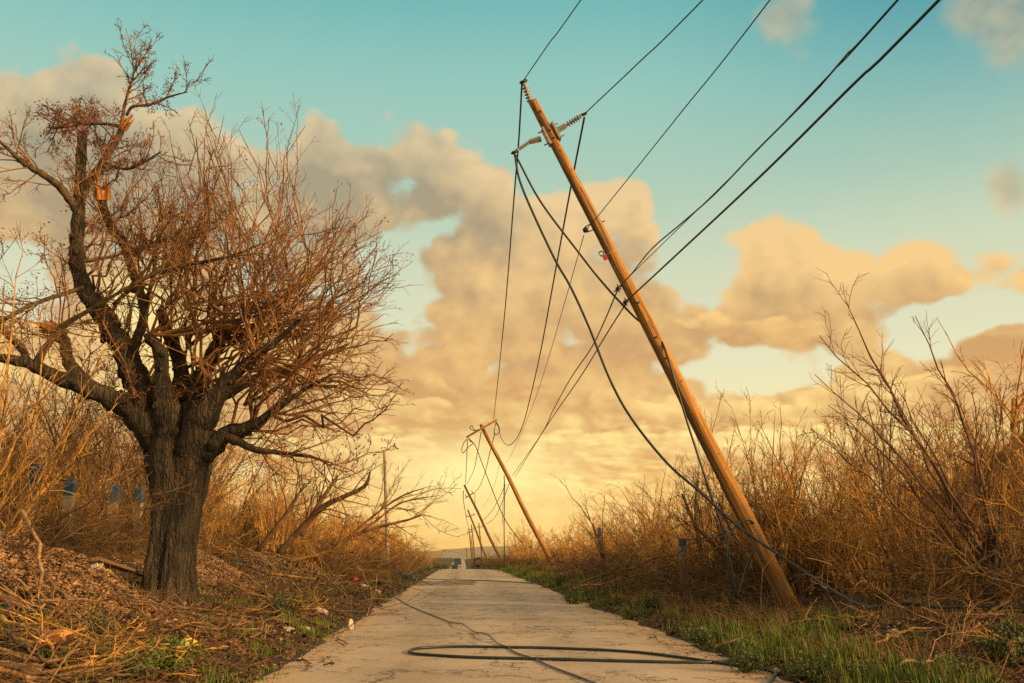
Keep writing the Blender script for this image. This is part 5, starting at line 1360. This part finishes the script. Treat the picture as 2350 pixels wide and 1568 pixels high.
def make_shell():
    p = on_ground(803 * 1.0, 1444, .05); b = MB(); n = 14; v = []
    a = np.arange(n) * 2 * math.pi / n
    for s, z in ((.25, 0), (.85, .02), (1.0, .05), (.7, .035), (.2, .03)):
        v.append(np.stack([np.cos(a) * .045 * s, np.sin(a) * .10 * s * (1 + .25 * np.sin(a)), 0 * a + z], -1))
    i = np.arange(4)[:, None] * n + np.arange(n)[None]; j = np.arange(4)[:, None] * n + ((np.arange(n) + 1) % n)[None]
    b.raw(np.array(v).reshape(-1, 3), np.stack([i, j, j + n, i + n], -1).reshape(-1, 4)); o = b.build('shoe_sole', M['white'], loc=p); o.rotation_euler = (1.0, .2, .5)
    tag(o, 'pale shoe sole lying against the dark cut bank by the road', 'shoe sole')
    # plank behind the trunk
    p0, p1 = on_ground(215, 1306, .12), on_ground(330, 1334, .10); mw = axis_matrix(p0, p1); L = float(np.linalg.norm(p1 - p0)); b = MB(); b.box((0, 0, L / 2), (.05, .10, L)); o = b.build('plank', M['plank'], smooth=False); o.matrix_world = mw
    tag(o, 'weathered plank lying behind the gravel mound left of the trunk', 'plank')
    pts = [on_ground(x, y, .03) for x, y in ((333, 1342), (350, 1350), (375, 1362), (395, 1372), (408, 1385), (424, 1392))]
    cable('rope', pts, .022, 'white', 'frayed white rope lying at the foot of the big trunk', 'rope', 40, 7, jit=.008)
    # loose sticks on the asphalt
    for i, (x0, y0, x1, y1, r, lab) in enumerate([(682, 1512, 716, 1524, .013, 'twisted twig on the left edge of the road'), (738, 1519, 758, 1510, .009, 'short stick on the road near the twisted twig'), (742, 1526, 764, 1527, .010, 'dark short stick on the road in front of the bank'),
                                                  (560, 1568, 592, 1552, .012, 'pale stick at the bottom left corner of the road'), (700, 1537, 716, 1529, .006, 'thin twig on the dusty road edge'), (1490, 1462, 1530, 1478, .008, 'thin twig on the right edge of the road')]):
        a, c = on_ground(x0, y0, r + .004), on_ground(x1, y1, r + .004)
        fallen([a, (a + c) / 2 + (0, .03, .01), c], r, 900 + i, lab, 'twig_dark', 2, lk=(.1, .25))


make_shell()


# ------------------------------------------------------------------ ground cover
def blades(n, region, h, w, seed, m, name, label, cat, dens=None, lean=0.5):
    rng = np.random.RandomState(seed); tuft = np.ones(n)
    if name == 'grass':                                             # blades stand in tufts of uneven height
        cx, cy = region(rng, n // 26); q = rng.randint(0, len(cx), n); sp = 0.05 + 0.004 * cy[q]; tuft = np.exp(rng.normal(0, .42, len(cx)))[q]
        xs, ys = cx[q] + rng.normal(0, 1, n) * sp, cy[q] + rng.normal(0, 1, n) * sp
    else: xs, ys = region(rng, n)
    if dens is not None:
        k = dens(xs, ys) > rng.rand(len(xs)); xs, ys, tuft = xs[k], ys[k], tuft[k]
    N = len(xs); z = ground_z(xs, ys) - 0.01; a = rng.uniform(0, 6.28, N); H = h * tuft * rng.uniform(0.45, 1.25, N) * (1 + 0.012 * ys); Wd = w * rng.uniform(.7, 1.3, N) * (1 + .03 * ys); ln = rng.uniform(0.1, lean, N) * H
    wx, wy = -np.sin(a) * Wd, np.cos(a) * Wd; dx, dy = np.cos(a) * ln, np.sin(a) * ln
    if name.startswith('dry'): dx -= 0.15 * H
    v = np.stack([np.stack([xs - wx, ys - wy, z], -1), np.stack([xs + wx, ys + wy, z], -1), np.stack([xs + dx * .35 + wx * .7, ys + dy * .35 + wy * .7, z + H * .55], -1),
                  np.stack([xs + dx * .35 - wx * .7, ys + dy * .35 - wy * .7, z + H * .55], -1), np.stack([xs + dx, ys + dy, z + H * (1 - .25 * (ln / H))], -1)], 1)
    i = np.arange(N)[:, None] * 5; b = MB(); b.raw(v.reshape(-1, 3), i + np.array([[0, 1, 2, 3]]), i + np.array([[3, 2, 4]]))
    return tag(b.build(name, M[m]), label, cat, kind='stuff')


def make_cover():
    def right(rng, n):
        Y = 7.0 * np.exp(rng.rand(n) ** 1.1 * math.log(95 / 7.0)); X = 3.22 + np.where(rng.rand(n) < .6, np.abs(rng.normal(0, .7, n)), np.abs(rng.normal(0, 2.2, n))) + 0.25 * vn(0 * Y, Y, 1.1, 2); return X + road_c(Y) - 0.5, Y
    def left(rng, n):
        Y = 7.0 * np.exp(rng.rand(n) * math.log(90 / 7.0)); return -(1.85 + rng.gamma(1.6, 1.3, n)) + road_c(Y) - 0.5, Y
    patch = lambda s, o, c: (lambda x, y: np.clip((vn(x, y, s, o) + vn(x, y, s * 3, o + 1) * .8 + vn(x, y, s * 9, o + 2) * .7 + c) * 4.0, 0, 1))
    blades(95000, right, .105, .0045, 1, 'grass', 'grass', 'green grass growing along the right edge of the road', 'grass', patch(.8, 3, -.12))
    blades(50000, left, .085, .0045, 2, 'grass', 'grass', 'sparse green grass on the left bank', 'grass', patch(.7, 5, -.14))
    wide = lambda rng, n: (lambda Y: (3.6 + np.abs(rng.normal(0, 3.2, n)) + road_c(Y) - 0.5, Y))(8.0 * np.exp(rng.rand(n) * math.log(110 / 8.0)))
    blades(26000, wide, .22, .0036, 3, 'dry_grass', 'dry_grass', 'dry straw-coloured grass among the right brush', 'dry grass', patch(.6, 7, .0), 1.0)
    wl = lambda rng, n: (lambda Y: (-(3.0 + np.abs(rng.normal(0, 3.6, n))) + road_c(Y) - 0.5, Y))(9.0 * np.exp(rng.rand(n) * math.log(110 / 9.0)))
    blades(9000, wl, .14, .0036, 4, 'dry_grass', 'dry_grass', 'dry straw-coloured grass on the left bank', 'dry grass', patch(.6, 9, -.1), 1.0)
    rng = np.random.RandomState(9)
    # gravel: many small angular stones, thick on the mounds
    def stones(pts, size, name, label):
        N = len(pts); o = np.array([(1, 0, 0), (-1, 0, 0), (0, 1, 0), (0, -1, 0), (0, 0, 1), (0, 0, -1)], float)
        s = size * rng.lognormal(0, .45, (N, 1, 1)) * rng.uniform(.55, 1.3, (N, 6, 1)) * np.array([1, 1, .65]); a = rng.uniform(0, 6.28, N)
        v = o[None] * s; c, q = np.cos(a)[:, None], np.sin(a)[:, None]; v = np.stack([v[..., 0] * c - v[..., 1] * q, v[..., 0] * q + v[..., 1] * c, v[..., 2]], -1) + pts[:, None]
        f = np.array([(0, 2, 4), (2, 1, 4), (1, 3, 4), (3, 0, 4), (2, 0, 5), (1, 2, 5), (3, 1, 5), (0, 3, 5)]); b = MB(); b.raw(v.reshape(-1, 3), t=(np.arange(N)[:, None, None] * 6 + f[None]).reshape(-1, 3))
        tag(b.build(name, M['stone'], smooth=False), label, 'gravel', kind='stuff')
    P = []
    for cx, cy, sx, sy, n in [(-6.3, 12.4, 1.7, 1.3, 26000), (-4.6, 12.6, 1.1, 1.2, 5000), (-5.9, 23.0, .8, 1.8, 13000), (-5.6, 32.5, .8, 2.0, 8000), (-4.6, 16.0, 1.2, 2.6, 1500), (7.2, 16.5, 1.0, 1.2, 2500), (6.3, 13.2, .9, .8, 1200)]:
        P.append(np.stack([rng.normal(cx, sx, n), rng.normal(cy, sy, n)], -1))
    P = np.concatenate(P); P = P[(np.abs(P[:, 0] - .5) > 2.75) & ~((P[:, 1] < 11.6) & (P[:, 0] < -3.0))]; P = np.column_stack([P, ground_z(P[:, 0], P[:, 1]) + .006])
    stones(P, .015, 'gravel', 'pale gravel heaped on the banks')
    n = 5000; Y = 7 * np.exp(rng.rand(n) * math.log(30 / 7)); X = np.where(rng.rand(n) < .6, -(1.7 + np.abs(rng.normal(0, .9, n))), 2.7 + np.abs(rng.normal(0, .8, n))); z = np.array([gz(a, c) for a, c in zip(X, Y)])
    stones(np.column_stack([X, Y, z + .003]), .010, 'road_gravel', 'loose grit and small stones along the road edges')
    # leaf and twig litter
    n = 60000; Y = 7 * np.exp(rng.rand(n) * math.log(60 / 7)); sgn = rng.rand(n) < .62; X = np.where(sgn, -(1.95 + rng.gamma(1.7, 1.5, n)), 3.1 + rng.gamma(1.5, 1.4, n)); p = np.column_stack([X, Y, ground_z(X, Y) + .012])
    N = n; a = rng.uniform(0, 6.28, N); s = rng.uniform(.02, .06, N) * (1 + .02 * Y); tz = rng.normal(0, .35, (N, 2)); d = np.stack([np.cos(a), np.sin(a), tz[:, 0]], -1) * s[:, None]; e = np.stack([-np.sin(a), np.cos(a), tz[:, 1]], -1) * s[:, None] * .4
    b = MB(); b.raw(np.stack([p - d, p - e, p + d, p + e], 1).reshape(-1, 3), np.arange(4 * N).reshape(-1, 4)); tag(b.build('dead_leaves', M['leaf'], smooth=False), 'brown dead leaves littering both banks', 'dead leaves', kind='stuff')
    n = 12000; Y = 7 * np.exp(rng.rand(n) * math.log(70 / 7)); sgn = rng.rand(n) < .55; X = np.where(sgn, -(2.0 + rng.gamma(1.8, 1.7, n)), 3.2 + rng.gamma(1.6, 1.6, n)); z = ground_z(X, Y) + .015
    base = np.column_stack([X, Y, z]); a = rng.uniform(0, 6.28, n); d = np.stack([np.cos(a), np.sin(a), rng.uniform(-.05, .35, n)], -1); d[:, 2] += 0.0
    Pp, Rr = grow(base, d, rng.uniform(.15, .7, n), 4, .16, -.03, rng, rng.uniform(.003, .006, n), .002); zz = ground_z(Pp[..., 0], Pp[..., 1]) + .006; Pp[..., 2] = np.maximum(Pp[..., 2], zz)
    b = MB(); b.tubes(Pp, Rr, 3); tag(b.build('twig_litter', M['litter']), 'thin dry twigs littering both banks', 'twigs', kind='stuff')


make_cover()


def make_weeds():
    random.seed(12); rng = np.random.RandomState(31); protos = []
    for q in range(3):
        r = np.random.RandomState(40 + q); b = MB(); n = 16; base = np.concatenate([r.normal(0, .1, (n, 2)), np.zeros((n, 1))], 1); d = np.concatenate([r.normal(0, .6, (n, 2)), np.ones((n, 1))], 1)
        P, Rr = grow(base, d, r.uniform(.2, .5, n), 6, .1, 0, r, .006, .003); b.tubes(P, Rr, 4)
        pts = P[:, 1:].reshape(-1, 3); N = len(pts) * 9; pp = np.repeat(pts, 9, axis=0) + r.normal(0, .035, (N, 3)); a = unit(r.normal(0, 1, (N, 3)) + (0, 0, .5)); c = unit(np.cross(a, r.normal(0, 1, (N, 3)))); s = r.uniform(.035, .08, (N, 1))
        b.raw(np.stack([pp, pp + a * s * .5 + c * s * .28, pp + a * s, pp + a * s * .5 - c * s * .28], 1).reshape(-1, 3), np.arange(4 * N).reshape(-1, 4)); protos.append(b)
    objs = []
    sites = [(640, 1400), (655, 1416), (870, 1345), (1290, 1345), (1340, 1372), (1420, 1390), (1500, 1400), (1205, 1320), (1235, 1318), (1255, 1330), (1190, 1312), (1610, 1480), (1720, 1540), (1850, 1560), (1960, 1565), (1320, 1385), (980, 1312), (960, 1316),
             (1450, 1420), (1560, 1455), (2200, 1560), (2300, 1520), (2340, 1470), (2090, 1500), (1270, 1300), (1160, 1307), (1300, 1318), (1225, 1300), (1112, 1299), (1126, 1302), (1020, 1306), (1005, 1308), (310, 1560), (380, 1550), (250, 1480), (60, 1440)]
    for i, (x, y) in enumerate(sites):
        q = i % 3
        p = on_ground(x, y, 0)
        if i < 3: o = protos[q].build('weed_clump', M['weed'], smooth=False); objs.append(o)
        else: o = objs[q].copy(); COL.objects.link(o)
        s = rng.uniform(.35, .75) * (1 + p[1] * .016); o.location = p; o.scale = (s, s, s); o.rotation_euler = (0, 0, rng.uniform(0, 6.28))
        side = 'left bank' if p[0] < 0 else ('right verge' if y > 1340 else 'far right verge')
        tag(o, f'dark green leafy weed clump on the {side}', 'weed', f'green weeds of the {side}')


make_weeds()


# ------------------------------------------------------------------ the warm evening air
def make_haze():
    m = bpy.data.materials.new('haze_air'); m.use_nodes = True; m.node_tree.nodes.clear(); N = NT(m.node_tree)
    v = N.node('ShaderNodeVolumePrincipled'); v.inputs['Color'].default_value = (1.0, 0.88, 0.62, 1); v.inputs['Density'].default_value = 0.00007; v.inputs['Anisotropy'].default_value = 0.2
    out = N.node('ShaderNodeOutputMaterial'); N.l.new(v.outputs[0], out.inputs['Volume'])
    b = MB(); b.box((0, 1000, 36), (8200, 8300, 100)); tag(b.build('haze', m, smooth=False), 'thin warm haze in the evening air along the road', 'haze', kind='stuff')


make_haze()
